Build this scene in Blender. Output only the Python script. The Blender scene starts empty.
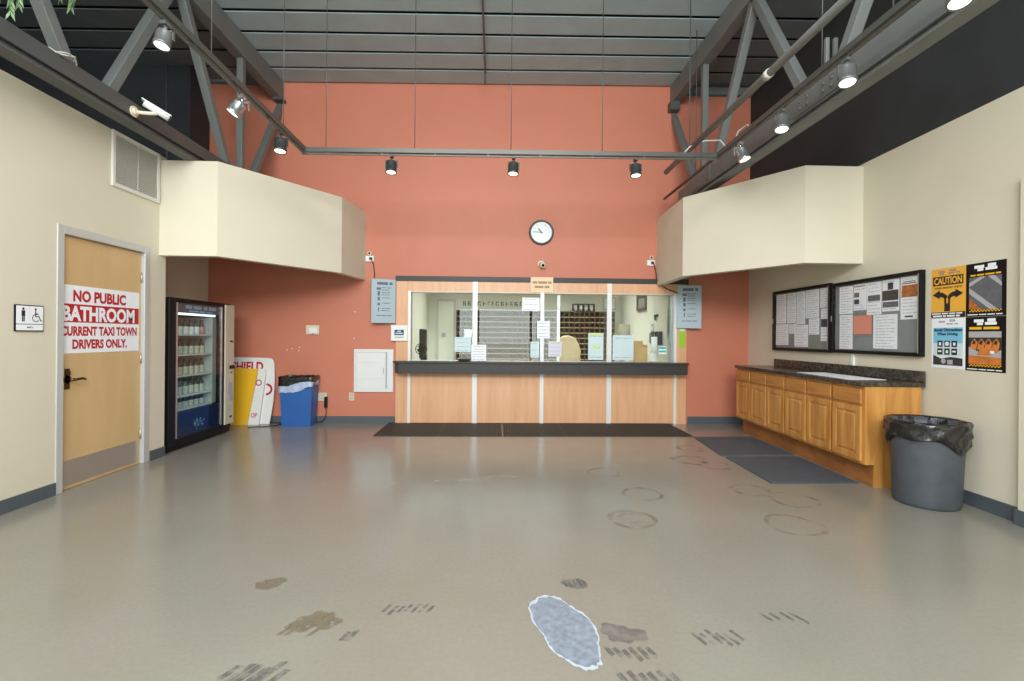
import bpy, bmesh, math, random
from mathutils import Vector, Matrix

S = bpy.context.scene
COL = S.collection
R = math.radians
PI = math.pi

# ------------------------------------------------------------------ materials
def lin(c):
    def f(v):
        v /= 255.0
        return v / 12.92 if v <= 0.04045 else ((v + 0.055) / 1.055) ** 2.4
    return (f(c[0]), f(c[1]), f(c[2]), 1.0)

def nodes_of(name):
    m = bpy.data.materials.new(name)
    m.use_nodes = True
    nt = m.node_tree
    b = nt.nodes['Principled BSDF']
    return m, nt, b

def mat(name, c, rough=0.5, metal=0.0, var=0.0, scale=8.0, spec=0.5, emit=None, estr=0.0, bump=0.0, bscale=60.0):
    m, nt, b = nodes_of(name)
    b.inputs['Base Color'].default_value = lin(c)
    b.inputs['Roughness'].default_value = rough
    b.inputs['Metallic'].default_value = metal
    b.inputs['Specular IOR Level'].default_value = spec
    if var > 0:
        tc = nt.nodes.new('ShaderNodeTexCoord')
        n = nt.nodes.new('ShaderNodeTexNoise')
        n.inputs['Scale'].default_value = scale
        n.inputs['Detail'].default_value = 5
        nt.links.new(tc.outputs['Object'], n.inputs['Vector'])
        cr = nt.nodes.new('ShaderNodeValToRGB')
        a = lin(c)
        cr.color_ramp.elements[0].position = 0.3
        cr.color_ramp.elements[1].position = 0.7
        cr.color_ramp.elements[0].color = (a[0]*(1-var), a[1]*(1-var), a[2]*(1-var), 1)
        cr.color_ramp.elements[1].color = (min(1, a[0]*(1+var)), min(1, a[1]*(1+var)), min(1, a[2]*(1+var)), 1)
        nt.links.new(n.outputs['Fac'], cr.inputs['Fac'])
        nt.links.new(cr.outputs['Color'], b.inputs['Base Color'])
    if bump > 0:
        tc = nt.nodes.new('ShaderNodeTexCoord')
        n = nt.nodes.new('ShaderNodeTexNoise')
        n.inputs['Scale'].default_value = bscale
        nt.links.new(tc.outputs['Object'], n.inputs['Vector'])
        bp = nt.nodes.new('ShaderNodeBump')
        bp.inputs['Strength'].default_value = bump
        bp.inputs['Distance'].default_value = 0.01
        nt.links.new(n.outputs['Fac'], bp.inputs['Height'])
        nt.links.new(bp.outputs['Normal'], b.inputs['Normal'])
    if emit:
        b.inputs['Emission Color'].default_value = lin(emit)
        b.inputs['Emission Strength'].default_value = estr
    return m

def wood(name, c1, c2, rough=0.45, scale=(14, 14, 1.2), dist=3.0):
    m, nt, b = nodes_of(name)
    tc = nt.nodes.new('ShaderNodeTexCoord')
    mp = nt.nodes.new('ShaderNodeMapping')
    mp.inputs['Scale'].default_value = scale
    n = nt.nodes.new('ShaderNodeTexNoise')
    n.inputs['Scale'].default_value = 1.6
    n.inputs['Detail'].default_value = 6
    n.inputs['Distortion'].default_value = dist * 0.2
    cr = nt.nodes.new('ShaderNodeValToRGB')
    cr.color_ramp.elements[0].position = 0.3
    cr.color_ramp.elements[1].position = 0.72
    cr.color_ramp.elements[0].color = lin(c1)
    cr.color_ramp.elements[1].color = lin(c2)
    nt.links.new(tc.outputs['Object'], mp.inputs['Vector'])
    nt.links.new(mp.outputs['Vector'], n.inputs['Vector'])
    nt.links.new(n.outputs['Fac'], cr.inputs['Fac'])
    nt.links.new(cr.outputs['Color'], b.inputs['Base Color'])
    b.inputs['Roughness'].default_value = rough
    return m

def glass(name, tint=(0.97, 1.0, 0.985), refl=1.0, rough=0.0, graze=0.96):
    """thin pane: clear with a mirror-like share that grows at grazing angles"""
    m = bpy.data.materials.new(name)
    m.use_nodes = True
    nt = m.node_tree
    nt.nodes.clear()
    o = nt.nodes.new('ShaderNodeOutputMaterial')
    mix = nt.nodes.new('ShaderNodeMixShader')
    tr = nt.nodes.new('ShaderNodeBsdfTransparent')
    tr.inputs['Color'].default_value = (*tint, 1)
    gl = nt.nodes.new('ShaderNodeBsdfGlossy')
    gl.inputs['Roughness'].default_value = rough
    lw = nt.nodes.new('ShaderNodeLayerWeight')
    lw.inputs['Blend'].default_value = 0.5
    pw = nt.nodes.new('ShaderNodeMath')
    pw.operation = 'POWER'
    pw.inputs[1].default_value = 5.0
    mul = nt.nodes.new('ShaderNodeMath')
    mul.operation = 'MULTIPLY_ADD'
    mul.inputs[1].default_value = graze
    mul.inputs[2].default_value = 0.04 * refl
    nt.links.new(lw.outputs['Facing'], pw.inputs[0])
    nt.links.new(pw.outputs['Value'], mul.inputs[0])
    nt.links.new(mul.outputs['Value'], mix.inputs['Fac'])
    nt.links.new(tr.outputs['BSDF'], mix.inputs[1])
    nt.links.new(gl.outputs['BSDF'], mix.inputs[2])
    nt.links.new(mix.outputs['Shader'], o.inputs['Surface'])
    return m

def stain(name, c, opacity=0.6, scale=25.0, lo=0.4, hi=0.6, rough=0.5):
    """a worn mark: its colour shows through a patchy noise mask"""
    m, nt, b = nodes_of(name)
    b.inputs['Base Color'].default_value = lin(c)
    b.inputs['Roughness'].default_value = rough
    o = nt.nodes['Material Output']
    tr = nt.nodes.new('ShaderNodeBsdfTransparent')
    mix = nt.nodes.new('ShaderNodeMixShader')
    tc = nt.nodes.new('ShaderNodeTexCoord')
    n = nt.nodes.new('ShaderNodeTexNoise')
    n.inputs['Scale'].default_value = scale
    n.inputs['Detail'].default_value = 6
    mr = nt.nodes.new('ShaderNodeMapRange')
    mr.inputs['From Min'].default_value = lo
    mr.inputs['From Max'].default_value = hi
    mr.inputs['To Min'].default_value = 0
    mr.inputs['To Max'].default_value = opacity
    nt.links.new(tc.outputs['Object'], n.inputs['Vector'])
    nt.links.new(n.outputs['Fac'], mr.inputs['Value'])
    nt.links.new(mr.outputs['Result'], mix.inputs['Fac'])
    nt.links.new(tr.outputs['BSDF'], mix.inputs[1])
    nt.links.new(b.outputs['BSDF'], mix.inputs[2])
    nt.links.new(mix.outputs['Shader'], o.inputs['Surface'])
    return m

def floor_mat():
    m, nt, b = nodes_of('sealed_concrete')
    tc = nt.nodes.new('ShaderNodeTexCoord')
    n1 = nt.nodes.new('ShaderNodeTexNoise')
    n1.inputs['Scale'].default_value = 0.9
    n1.inputs['Detail'].default_value = 4
    n1.inputs['Roughness'].default_value = 0.5
    n2 = nt.nodes.new('ShaderNodeTexNoise')
    n2.inputs['Scale'].default_value = 45
    n2.inputs['Detail'].default_value = 4
    c1 = nt.nodes.new('ShaderNodeValToRGB')
    c1.color_ramp.elements[0].position = 0.3
    c1.color_ramp.elements[1].position = 0.7
    c1.color_ramp.elements[0].color = lin((135, 133, 121))
    c1.color_ramp.elements[1].color = lin((144, 142, 131))
    c2 = nt.nodes.new('ShaderNodeValToRGB')
    c2.color_ramp.elements[0].position = 0.3
    c2.color_ramp.elements[1].position = 0.7
    c2.color_ramp.elements[0].color = (0.95, 0.95, 0.95, 1)
    c2.color_ramp.elements[1].color = (1.03, 1.03, 1.03, 1)
    mx = nt.nodes.new('ShaderNodeMix')
    mx.data_type = 'RGBA'
    mx.blend_type = 'MULTIPLY'
    mx.inputs['Factor'].default_value = 1.0
    nt.links.new(tc.outputs['Object'], n1.inputs['Vector'])
    nt.links.new(tc.outputs['Object'], n2.inputs['Vector'])
    nt.links.new(n1.outputs['Fac'], c1.inputs['Fac'])
    nt.links.new(n2.outputs['Fac'], c2.inputs['Fac'])
    nt.links.new(c1.outputs['Color'], mx.inputs[6])
    nt.links.new(c2.outputs['Color'], mx.inputs[7])
    nt.links.new(mx.outputs[2], b.inputs['Base Color'])
    mr = nt.nodes.new('ShaderNodeMapRange')
    mr.inputs['To Min'].default_value = 0.17
    mr.inputs['To Max'].default_value = 0.25
    nt.links.new(n1.outputs['Fac'], mr.inputs['Value'])
    nt.links.new(mr.outputs['Result'], b.inputs['Roughness'])
    b.inputs['Specular IOR Level'].default_value = 0.65
    return m

def granite():
    m, nt, b = nodes_of('dark_granite')
    tc = nt.nodes.new('ShaderNodeTexCoord')
    v = nt.nodes.new('ShaderNodeTexVoronoi')
    v.inputs['Scale'].default_value = 55
    n = nt.nodes.new('ShaderNodeTexNoise')
    n.inputs['Scale'].default_value = 30
    n.inputs['Detail'].default_value = 6
    cr = nt.nodes.new('ShaderNodeValToRGB')
    cr.color_ramp.elements[0].position = 0.42
    cr.color_ramp.elements[1].position = 0.75
    cr.color_ramp.elements[0].color = lin((46, 42, 36))
    cr.color_ramp.elements[1].color = lin((98, 88, 74))
    nt.links.new(tc.outputs['Object'], n.inputs['Vector'])
    nt.links.new(n.outputs['Fac'], cr.inputs['Fac'])
    nt.links.new(cr.outputs['Color'], b.inputs['Base Color'])
    b.inputs['Roughness'].default_value = 0.22
    return m

M = {}
M['orange'] = mat('terracotta_paint', (199, 122, 96), 0.55, var=0.03, scale=2)
M['cream'] = mat('cream_paint', (217, 210, 189), 0.6, var=0.02, scale=2)
M['black_wall'] = mat('black_paint', (46, 50, 51), 0.7, var=0.15, scale=3)
M['charcoal'] = mat('charcoal_tone', (112, 122, 124), 0.7, var=0.08, scale=3)  # side-bay boards and ledgers, darker than the middle bay
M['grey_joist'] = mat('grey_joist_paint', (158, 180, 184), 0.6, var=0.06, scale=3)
M['steel'] = mat('grey_steel_paint', (107, 111, 108), 0.5, var=0.06, scale=5)
M['steel_dark'] = mat('dark_and_shaded_steel', (78, 81, 79), 0.5)
M['floor'] = floor_mat()
M['base'] = mat('slate_vinyl', (80, 88, 94), 0.5)
M['office'] = mat('office_paint', (224, 227, 213), 0.6)
M['maple'] = wood('maple_veneer', (214, 162, 120), (228, 178, 138), 0.4, (10, 10, 0.8))
M['maple_door'] = wood('birch_veneer', (204, 170, 120), (214, 181, 132), 0.45, (3, 3, 0.6))
M['oak'] = wood('honey_oak', (176, 118, 52), (212, 156, 84), 0.35, (9, 9, 1.3))
M['oak_h'] = wood('honey_oak_drawer', (168, 108, 48), (198, 138, 70), 0.35, (1.2, 1.2, 14))
M['oak_dark'] = wood('worn_oak', (140, 88, 42), (172, 114, 62), 0.5, (2, 2, 6))
M['granite'] = granite()
M['ledge'] = mat('dark_laminate', (50, 49, 47), 0.5, var=0.1, scale=20)
M['alum'] = mat('brushed_aluminium', (206, 208, 208), 0.28, 0.85)
M['alum_white'] = mat('white_aluminium', (226, 228, 226), 0.35, 0.1)
M['door_frame'] = mat('grey_frame_paint', (196, 198, 194), 0.35, 0.2)
M['rail_beige'] = mat('beige_rail', (204, 200, 184), 0.4)
M['kick'] = mat('satin_steel', (192, 188, 180), 0.38, 0.75)
M['bronze'] = mat('aged_bronze', (92, 72, 48), 0.35, 0.9)
M['black'] = mat('black_plastic', (15, 15, 16), 0.45, spec=0.25)
M['black_gloss'] = mat('black_gloss', (14, 14, 16), 0.15)
M['bag'] = mat('black_bag_plastic', (20, 20, 21), 0.25, spec=0.9, bump=1.0, bscale=16)
M['grey_bin'] = mat('grey_bin_plastic', (74, 79, 85), 0.5, var=0.14, scale=9)
M['blue_bin'] = mat('blue_bin_plastic', (44, 96, 166), 0.4)
M['clear_bag'] = mat('frosted_bag', (176, 192, 216), 0.25, var=0.15, scale=25)
M['white'] = mat('white_plastic', (232, 232, 228), 0.4)
M['white_metal'] = mat('white_enamel', (226, 228, 226), 0.3)
M['paper'] = mat('white_paper', (240, 244, 248), 0.7)
M['paper_blue'] = mat('pale_blue_paper', (206, 226, 230), 0.7)
M['paper_lav'] = mat('pale_lavender_paper', (214, 216, 230), 0.7)
M['paper_tan'] = mat('peach_paper', (242, 212, 176), 0.7)
M['paper_pink'] = mat('salmon_paper', (226, 148, 126), 0.7)
M['ink'] = mat('black_ink', (34, 34, 36), 0.6)
M['ink_grey'] = mat('grey_ink', (172, 176, 180), 0.7)
M['ink_faint'] = mat('faint_ink', (192, 197, 203), 0.7)
M['ink_brown'] = mat('brown_ink', (170, 142, 110), 0.7)
M['red'] = mat('red_ink', (186, 26, 34), 0.5)
M['lime'] = mat('lime_card', (150, 204, 40), 0.5)
M['lime_pale'] = mat('pale_lime_card', (206, 226, 140), 0.6)
M['teal'] = mat('teal_ink', (70, 178, 176), 0.5)
M['yellow'] = mat('poster_yellow', (236, 176, 62), 0.45)
M['sun_yellow'] = mat('sign_yellow', (240, 186, 40), 0.4)
M['sky_blue'] = mat('poster_blue', (120, 196, 226), 0.5)
M['navy'] = mat('navy_ink', (20, 60, 92), 0.5)
M['photo_grey'] = mat('photo_grey', (96, 98, 104), 0.45, var=0.15, scale=20)
M['photo_light'] = mat('photo_light_grey', (176, 176, 180), 0.5)
M['photo_dark'] = mat('photo_dark', (50, 50, 48), 0.5, var=0.4, scale=40)
M['photo_amber'] = mat('photo_amber', (170, 100, 40), 0.5, var=0.55, scale=30)
M['photo_orange'] = mat('photo_orange', (206, 122, 52), 0.45, var=0.25, scale=14)
M['photo_navy'] = mat('photo_navy', (44, 48, 70), 0.5, var=0.3, scale=30)
M['felt'] = mat('grey_felt', (128, 134, 132), 0.8)
M['menu'] = mat('menu_panel_grey', (160, 178, 186), 0.4)
M['menu_ink'] = mat('menu_ink', (84, 96, 106), 0.5)
M['clock_face'] = mat('clock_face', (232, 236, 238), 0.4)
M['clock_rim'] = mat('clock_rim', (74, 76, 76), 0.35)
M['beige_plastic'] = mat('beige_plastic', (220, 208, 184), 0.45)
M['cardboard'] = mat('cardboard', (204, 164, 106), 0.7)
M['beige_cloth'] = mat('beige_cloth', (212, 192, 158), 0.85, bump=1.0, bscale=9)
M['lamp_shade'] = mat('lamp_shade', (180, 172, 152), 0.8)
M['brown'] = wood('brown_shelf_wood', (78, 54, 36), (98, 70, 46), 0.5)
M['tan_edge'] = mat('tan_edge', (176, 150, 112), 0.6)
M['pane'] = glass('window_pane', (0.97, 1.0, 0.98), 1.0)
M['case_pane'] = glass('case_pane', (1.0, 1.0, 1.0), 0.6, 0.05, 0.3)
M['vend_pane'] = glass('vending_pane', (0.9, 0.94, 0.93), 0.7, 0.03)
M['rubber'] = mat('black_rubber', (62, 60, 52), 0.6)
M['mat_grey'] = mat('slate_rubber', (78, 85, 92), 0.65, var=0.1, scale=10)
M['lamp_glow'] = mat('lamp_glow', (255, 250, 240), 0.4, emit=(255, 250, 238), estr=1.6)
M['tube_glow'] = mat('tube_glow', (240, 250, 255), 0.4, emit=(220, 238, 255), estr=1.6)
M['vend_inside'] = mat('vending_lining', (190, 200, 194), 0.5)
M['vend_blue'] = mat('vending_blue', (18, 34, 82), 0.3, var=0.3, scale=6)
M['splash'] = mat('splash_print', (150, 196, 232), 0.4, var=0.3, scale=20)
M['vend_cream'] = mat('vending_cream', (206, 198, 176), 0.4)
M['bottle_body'] = mat('bottle_label', (200, 206, 188), 0.3, var=0.25, scale=30)
M['bottle_white'] = mat('bottle_white', (232, 236, 232), 0.3, var=0.1, scale=30)
M['bottle_pink'] = mat('bottle_pink', (214, 130, 146), 0.3)
M['bottle_top'] = mat('bottle_dark', (74, 78, 58), 0.25)
M['spot_grey'] = mat('spot_grey', (108, 110, 108), 0.35, 0.4)
M['spot_black'] = mat('spot_black', (58, 62, 60), 0.4, 0.2)
M['spot_silver'] = mat('spot_silver', (190, 192, 190), 0.25, 0.85)
M['rail'] = mat('rail_grey', (90, 91, 86), 0.35, 0.35)
M['cable'] = mat('black_cable', (36, 34, 32), 0.5)
M['cable_white'] = mat('pale_cable', (186, 184, 174), 0.5)
M['grille'] = mat('grille_white', (222, 220, 210), 0.45)
M['grille_dark'] = mat('duct_dark', (166, 164, 156), 0.8)
M['leaf'] = mat('leaf_green', (104, 128, 88), 0.5, var=0.35, scale=30)
M['st_patch'] = mat('bare_concrete', (130, 139, 151), 0.65, var=0.26, scale=30)
M['st_rim'] = mat('chipped_rim', (182, 192, 200), 0.6, var=0.08, scale=40)
M['st_spill'] = stain('faint_spill', (112, 112, 114), 0.6, 10, 0.3, 0.6)
M['st_tread'] = stain('tread_mark', (104, 104, 102), 0.6, 22, 0.35, 0.6)
M['st_brown'] = stain('brown_stain', (128, 118, 98), 0.75, 20, 0.3, 0.5)
M['st_ring'] = stain('rusty_ring', (130, 100, 74), 0.4, 9, 0.42, 0.7)
M['st_white'] = stain('pale_scuff', (206, 200, 188), 0.45, 9, 0.45, 0.65)
M['asphalt'] = mat('asphalt', (120, 122, 122), 0.9)
M['hedge'] = mat('hedge_green', (70, 110, 50), 0.8, var=0.4, scale=8)

# ------------------------------------------------------------------ geometry
class G:
    """collects shapes; build() links them as one mesh object"""
    def __init__(self, *mats):
        self.bm = bmesh.new()
        self.mats = list(mats)
    def _mi(self, fs, mi):
        for f in fs:
            f.material_index = mi
    def box(self, x0, x1, y0, y1, z0, z1, mi=0):
        if x0 > x1: x0, x1 = x1, x0
        if y0 > y1: y0, y1 = y1, y0
        if z0 > z1: z0, z1 = z1, z0
        v = [self.bm.verts.new(p) for p in ((x0,y0,z0),(x1,y0,z0),(x1,y1,z0),(x0,y1,z0),(x0,y0,z1),(x1,y0,z1),(x1,y1,z1),(x0,y1,z1))]
        fs = [self.bm.faces.new([v[i] for i in q]) for q in ((3,2,1,0),(4,5,6,7),(0,1,5,4),(1,2,6,5),(2,3,7,6),(3,0,4,7))]
        self._mi(fs, mi)
        return self
    def prism(self, pts, z0, z1, mi=0):
        """vertical prism over an anticlockwise xy outline"""
        a = [self.bm.verts.new((p[0], p[1], z0)) for p in pts]
        b = [self.bm.verts.new((p[0], p[1], z1)) for p in pts]
        n = len(pts)
        fs = [self.bm.faces.new(a[::-1]), self.bm.faces.new(b)]
        for i in range(n):
            j = (i + 1) % n
            fs.append(self.bm.faces.new((a[i], a[j], b[j], b[i])))
        self._mi(fs, mi)
        return self
    def slab(self, pts, y0, y1, mi=0):
        """upright slab: an xz outline extruded from y0 (front) to y1 (back)"""
        a = [self.bm.verts.new((p[0], y0, p[1])) for p in pts]
        b = [self.bm.verts.new((p[0], y1, p[1])) for p in pts]
        n = len(pts)
        fs = [self.bm.faces.new(a), self.bm.faces.new(b[::-1])]
        for i in range(n):
            j = (i + 1) % n
            fs.append(self.bm.faces.new((a[j], a[i], b[i], b[j])))
        self._mi(fs, mi)
        return self
    def bar(self, p, q, w, h, up=(0, 0, 1), mi=0):
        p, q = Vector(p), Vector(q)
        d = (q - p).normalized()
        u = Vector(up)
        s = d.cross(u)
        if s.length < 1e-4:
            s = d.cross(Vector((1, 0, 0)))
        s.normalize()
        t = s.cross(d).normalized()
        cs = [(-1,-1),(1,-1),(1,1),(-1,1)]
        a = [self.bm.verts.new(p + s*(w/2*i) + t*(h/2*j)) for i, j in cs]
        b = [self.bm.verts.new(q + s*(w/2*i) + t*(h/2*j)) for i, j in cs]
        fs = [self.bm.faces.new(a[::-1]), self.bm.faces.new(b)]
        for i in range(4):
            j = (i+1) % 4
            fs.append(self.bm.faces.new((a[i], a[j], b[j], b[i])))
        self._mi(fs, mi)
        return self
    def cone(self, p, q, r0, r1=None, seg=20, mi=0):
        r1 = r0 if r1 is None else r1
        p, q = Vector(p), Vector(q)
        d = (q - p).normalized()
        s = d.orthogonal().normalized()
        t = d.cross(s)
        ring = lambda c, r: [self.bm.verts.new(c + (s*math.cos(2*PI*k/seg) + t*math.sin(2*PI*k/seg))*r) for k in range(seg)]
        a, b = ring(p, r0), ring(q, r1)
        fs = [self.bm.faces.new(a[::-1]), self.bm.faces.new(b)]
        for i in range(seg):
            j = (i+1) % seg
            f = self.bm.faces.new((a[i], a[j], b[j], b[i]))
            f.smooth = True
            fs.append(f)
        self._mi(fs, mi)
        return self
    def tube(self, pts, r, seg=8, mi=0):
        pts = [Vector(p) for p in pts]
        rings = []
        prev = None
        for i, p in enumerate(pts):
            d = (pts[min(i+1, len(pts)-1)] - pts[max(i-1, 0)]).normalized()
            if prev is None:
                s = d.orthogonal().normalized()
            else:
                s = (prev - d*prev.dot(d)).normalized()
            prev = s
            t = d.cross(s)
            rings.append([self.bm.verts.new(p + (s*math.cos(2*PI*k/seg) + t*math.sin(2*PI*k/seg))*r) for k in range(seg)])
        fs = [self.bm.faces.new(rings[0][::-1]), self.bm.faces.new(rings[-1])]
        for a, b in zip(rings, rings[1:]):
            for i in range(seg):
                j = (i+1) % seg
                f = self.bm.faces.new((a[i], a[j], b[j], b[i]))
                f.smooth = True
                fs.append(f)
        self._mi(fs, mi)
        return self
    def lathe(self, prof, c=(0, 0, 0), seg=24, mi=0, mis=None, jit=None, caps=True):
        """prof: list of (r, z) bottom to top"""
        rings = []
        for k, (r, z) in enumerate(prof):
            ring = []
            for i in range(seg):
                a = 2*PI*i/seg
                rr, zz = (r, z) if jit is None else jit(k, a, r, z)
                ring.append(self.bm.verts.new((c[0]+rr*math.cos(a), c[1]+rr*math.sin(a), c[2]+zz)))
            rings.append(ring)
        if caps:
            f0 = self.bm.faces.new(rings[0][::-1]); f0.material_index = mis[0] if mis else mi
            f1 = self.bm.faces.new(rings[-1]); f1.material_index = mis[-1] if mis else mi
        for k in range(len(rings)-1):
            a, b = rings[k], rings[k+1]
            for i in range(seg):
                j = (i+1) % seg
                f = self.bm.faces.new((a[i], a[j], b[j], b[i]))
                f.smooth = True
                f.material_index = mis[k] if mis else mi
        return self
    def poly(self, pts, mi=0):
        f = self.bm.faces.new([self.bm.verts.new(p) for p in pts])
        f.material_index = mi
        return self
    def rect(self, x0, x1, z0, z1, y=0.0, mi=0, t=0.0):
        """print on an upright face that looks towards -y"""
        if x0 > x1: x0, x1 = x1, x0
        if z0 > z1: z0, z1 = z1, z0
        if t:
            return self.box(x0, x1, y, y+t, z0, z1, mi)
        return self.poly([(x0,y,z0),(x1,y,z0),(x1,y,z1),(x0,y,z1)], mi)
    def text(self, s, x0, x1, z0, z1, y=0.0, mi=0, bold=0.0, shear=0.0):
        cu = bpy.data.curves.new('lettering', 'FONT')
        cu.body = s
        cu.offset = bold
        cu.shear = shear
        cu.resolution_u = 3
        ob = bpy.data.objects.new('lettering', cu)
        COL.objects.link(ob)
        dg = bpy.context.evaluated_depsgraph_get()
        ev = ob.evaluated_get(dg)
        me = ev.to_mesh()
        xs = [v.co.x for v in me.vertices]; ys = [v.co.y for v in me.vertices]
        if xs:
            ax, bx, ay, by = min(xs), max(xs), min(ys), max(ys)
            sx = (x1-x0)/max(bx-ax, 1e-6); sz = (z1-z0)/max(by-ay, 1e-6)
            vs = [self.bm.verts.new((x0+(v.co.x-ax)*sx, y, z0+(v.co.y-ay)*sz)) for v in me.vertices]
            for p in me.polygons:
                try:
                    f = self.bm.faces.new([vs[i] for i in p.vertices])
                    f.material_index = mi
                except ValueError:
                    pass
        ev.to_mesh_clear()
        bpy.data.objects.remove(ob)
        bpy.data.curves.remove(cu)
        return self
    def words(self, x0, x1, z, h, y=0.0, mi=0, seed=0, unit=None):
        """a line of writing too small to read: a run of short dashes"""
        rnd = random.Random(seed)
        unit = unit or h*0.75
        x = x0
        while x < x1 - unit*0.5:
            n = rnd.randint(2, 6)
            e = min(x1, x + n*unit)
            self.rect(x, e, z-h/2, z+h/2, y, mi)
            x = e + unit*0.7
        return self
    def build(self, name, parent=None, loc=None, rotz=0.0, bevel=0.0, smooth=False):
        me = bpy.data.meshes.new(name)
        self.bm.normal_update()
        self.bm.to_mesh(me)
        self.bm.free()
        for m in self.mats:
            me.materials.append(M[m])
        if smooth:
            for p in me.polygons: p.use_smooth = True
        o = bpy.data.objects.new(name, me)
        COL.objects.link(o)
        if parent is not None: o.parent = parent
        if loc is not None: o.location = loc
        o.rotation_euler = (0, 0, rotz)
        if bevel > 0:
            b = o.modifiers.new('bevel', 'BEVEL')
            b.width = bevel
            b.segments = 2
            b.limit_method = 'ANGLE'
            b.angle_limit = R(40)
        return o

def thing(name, label, cat, loc=(0, 0, 0), rotz=0.0, group=None):
    o = bpy.data.objects.new(name, None)
    COL.objects.link(o)
    o.empty_display_size = 0.1
    o.location = loc
    o.rotation_euler = (0, 0, rotz)
    o['label'] = label
    o['category'] = cat
    if group: o['group'] = group
    return o
def tag(o, label, cat, group=None, kind=None):
    o['label'] = label
    o['category'] = cat
    if group: o['group'] = group
    if kind: o['kind'] = kind
    return o
def struct(o):
    o['kind'] = 'structure'
    return o
def dup(root, loc, rotz=None, label=None, group=None, swap=None):
    r = root.copy(); COL.objects.link(r); r.location = loc
    if rotz is not None: r.rotation_euler = (0, 0, rotz)
    if label: r['label'] = label
    if group: r['group'] = group
    for ch in list(root.children):
        c = ch.copy(); COL.objects.link(c); c.parent = r
        for g in ch.children:
            d = g.copy(); COL.objects.link(d); d.parent = c
    return r

# room measurements (metres; the camera stands at x=0, y=0, looking along +y)
XL, XA = -3.5, -4.19            # side wall by the restroom door, deeper alcove wall
YB = 7.2                        # terracotta wall
YF = -2.2                       # storefront behind the camera
def xr(y):                      # the cream wall with the notice boards runs slightly askew
    return 3.74 + (y - 3.3) * (0.10 / 3.9)
RR = math.atan2(-3.9, -0.10)    # local x along that wall, towards the camera
CEIL = 5.05
RX, LX = 2.67, -3.19             # the two trusses

# ================================================================== SETTING
# floor with the worn marks that belong to it
g = G('floor', 'st_spill', 'st_tread', 'st_brown', 'st_ring', 'st_white')
g.box(-4.6, 4.3, YF, 10.6, -0.1, 0.0, 0)
def blob(cx, cy, rx, ry, rot, mi, seed, n=28, rough=0.18, z=0.0012):
    rnd = random.Random(seed)
    ph = [rnd.uniform(0, 2*PI) for _ in range(4)]
    pts = []
    for i in range(n):
        a = 2*PI*i/n
        k = 1 + rough*(math.sin(2*a+ph[0])*0.5 + math.sin(3*a+ph[1])*0.5 + math.sin(7*a+ph[2])*0.4)
        x, y = rx*k*math.cos(a), ry*k*math.sin(a)
        pts.append((cx + x*math.cos(rot)-y*math.sin(rot), cy + x*math.sin(rot)+y*math.cos(rot), z))
    g.poly(pts, mi)
def ring(cx, cy, r, w, mi, seed, z=0.0012, a0=0, a1=2*PI):
    n = 36; w *= 1.7
    pts_i, pts_o = [], []
    for i in range(n+1):
        a = a0 + (a1-a0)*i/n
        k = 1 + 0.04*math.sin(3*a+seed)
        pts_o.append((cx+r*k*math.cos(a), cy+r*k*math.sin(a), z))
        pts_i.append((cx+(r-w)*k*math.cos(a), cy+(r-w)*k*math.sin(a), z))
    for i in range(n):
        g.poly([pts_i[i], pts_o[i], pts_o[i+1], pts_i[i+1]], mi)
def tread(cx, cy, n, dx, ln, w, rot, mi, seed):
    rnd = random.Random(seed); w *= 1.4
    for k in range(n):
        x = cx + (k-(n-1)/2)*dx
        l = ln*rnd.uniform(0.6, 1.0)
        c, s = math.cos(rot), math.sin(rot)
        y0 = cy + rnd.uniform(-0.15, 0.15)*ln
        p = lambda a, b: (x + a*c - b*s, y0 + a*s + b*c, 0.0013)
        g.poly([p(-w/2, -l/2), p(w/2, -l/2*0.8), p(w/2, l/2), p(-w/2, l/2*0.85)], mi)
blob(-1.16, 2.56, 0.075, 0.055, 0.2, 3, 2)
blob(-0.80, 2.22, 0.095, 0.08, 0.1, 3, 3, rough=0.35)
tread(-0.83, 2.19, 5, 0.035, 0.18, 0.014, -0.5, 3, 4)
blob(0.43, 2.53, 0.07, 0.05, -0.1, 1, 5)
tread(0.43, 2.53, 5, 0.026, 0.10, 0.014, 0.2, 2, 6)
blob(0.57, 2.10, 0.09, 0.07, -0.2, 1, 7, rough=0.3)
tread(0.57, 1.97, 6, 0.035, 0.10, 0.016, 0.35, 2, 8)
tread(0.60, 1.82, 6, 0.04, 0.11, 0.018, 0.35, 2, 9)
tread(0.98, 2.06, 6, 0.035, 0.12, 0.014, 0.35, 2, 10)
tread(-0.92, 1.86, 6, 0.04, 0.20, 0.02, -0.5, 2, 11)
tread(-0.40, 2.31, 7, 0.035, 0.10, 0.012, -0.4, 2, 12)
tread(-0.62, 2.1, 2, 0.03, 0.10, 0.016, -0.3, 2, 13)
tread(1.35, 2.2, 4, 0.05, 0.12, 0.014, 0.4, 2, 21)
ring(0.99, 3.42, 0.175, 0.022, 4, 1); ring(0.99, 3.44, 0.10, 0.02, 4, 2)
ring(1.23, 3.97, 0.17, 0.02, 4, 3); ring(1.05, 4.6, 0.16, 0.02, 4, 4)
ring(2.08, 5.07, 0.2, 0.035, 4, 5); ring(2.25, 4.85, 0.17, 0.03, 4, 6)
ring(2.19, 4.06, 0.17, 0.025, 4, 7); ring(2.42, 3.81, 0.19, 0.02, 4, 8)
ring(2.1, 3.3, 0.2, 0.02, 4, 9); ring(2.3, 5.6, 0.16, 0.03, 4, 10)
blob(-0.35, 4.35, 0.5, 0.05, 0.15, 5, 14, rough=0.3)
blob(0.05, 4.45, 0.2, 0.05, -0.1, 5, 15, rough=0.3)
struct(g.build('floor'))

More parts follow.
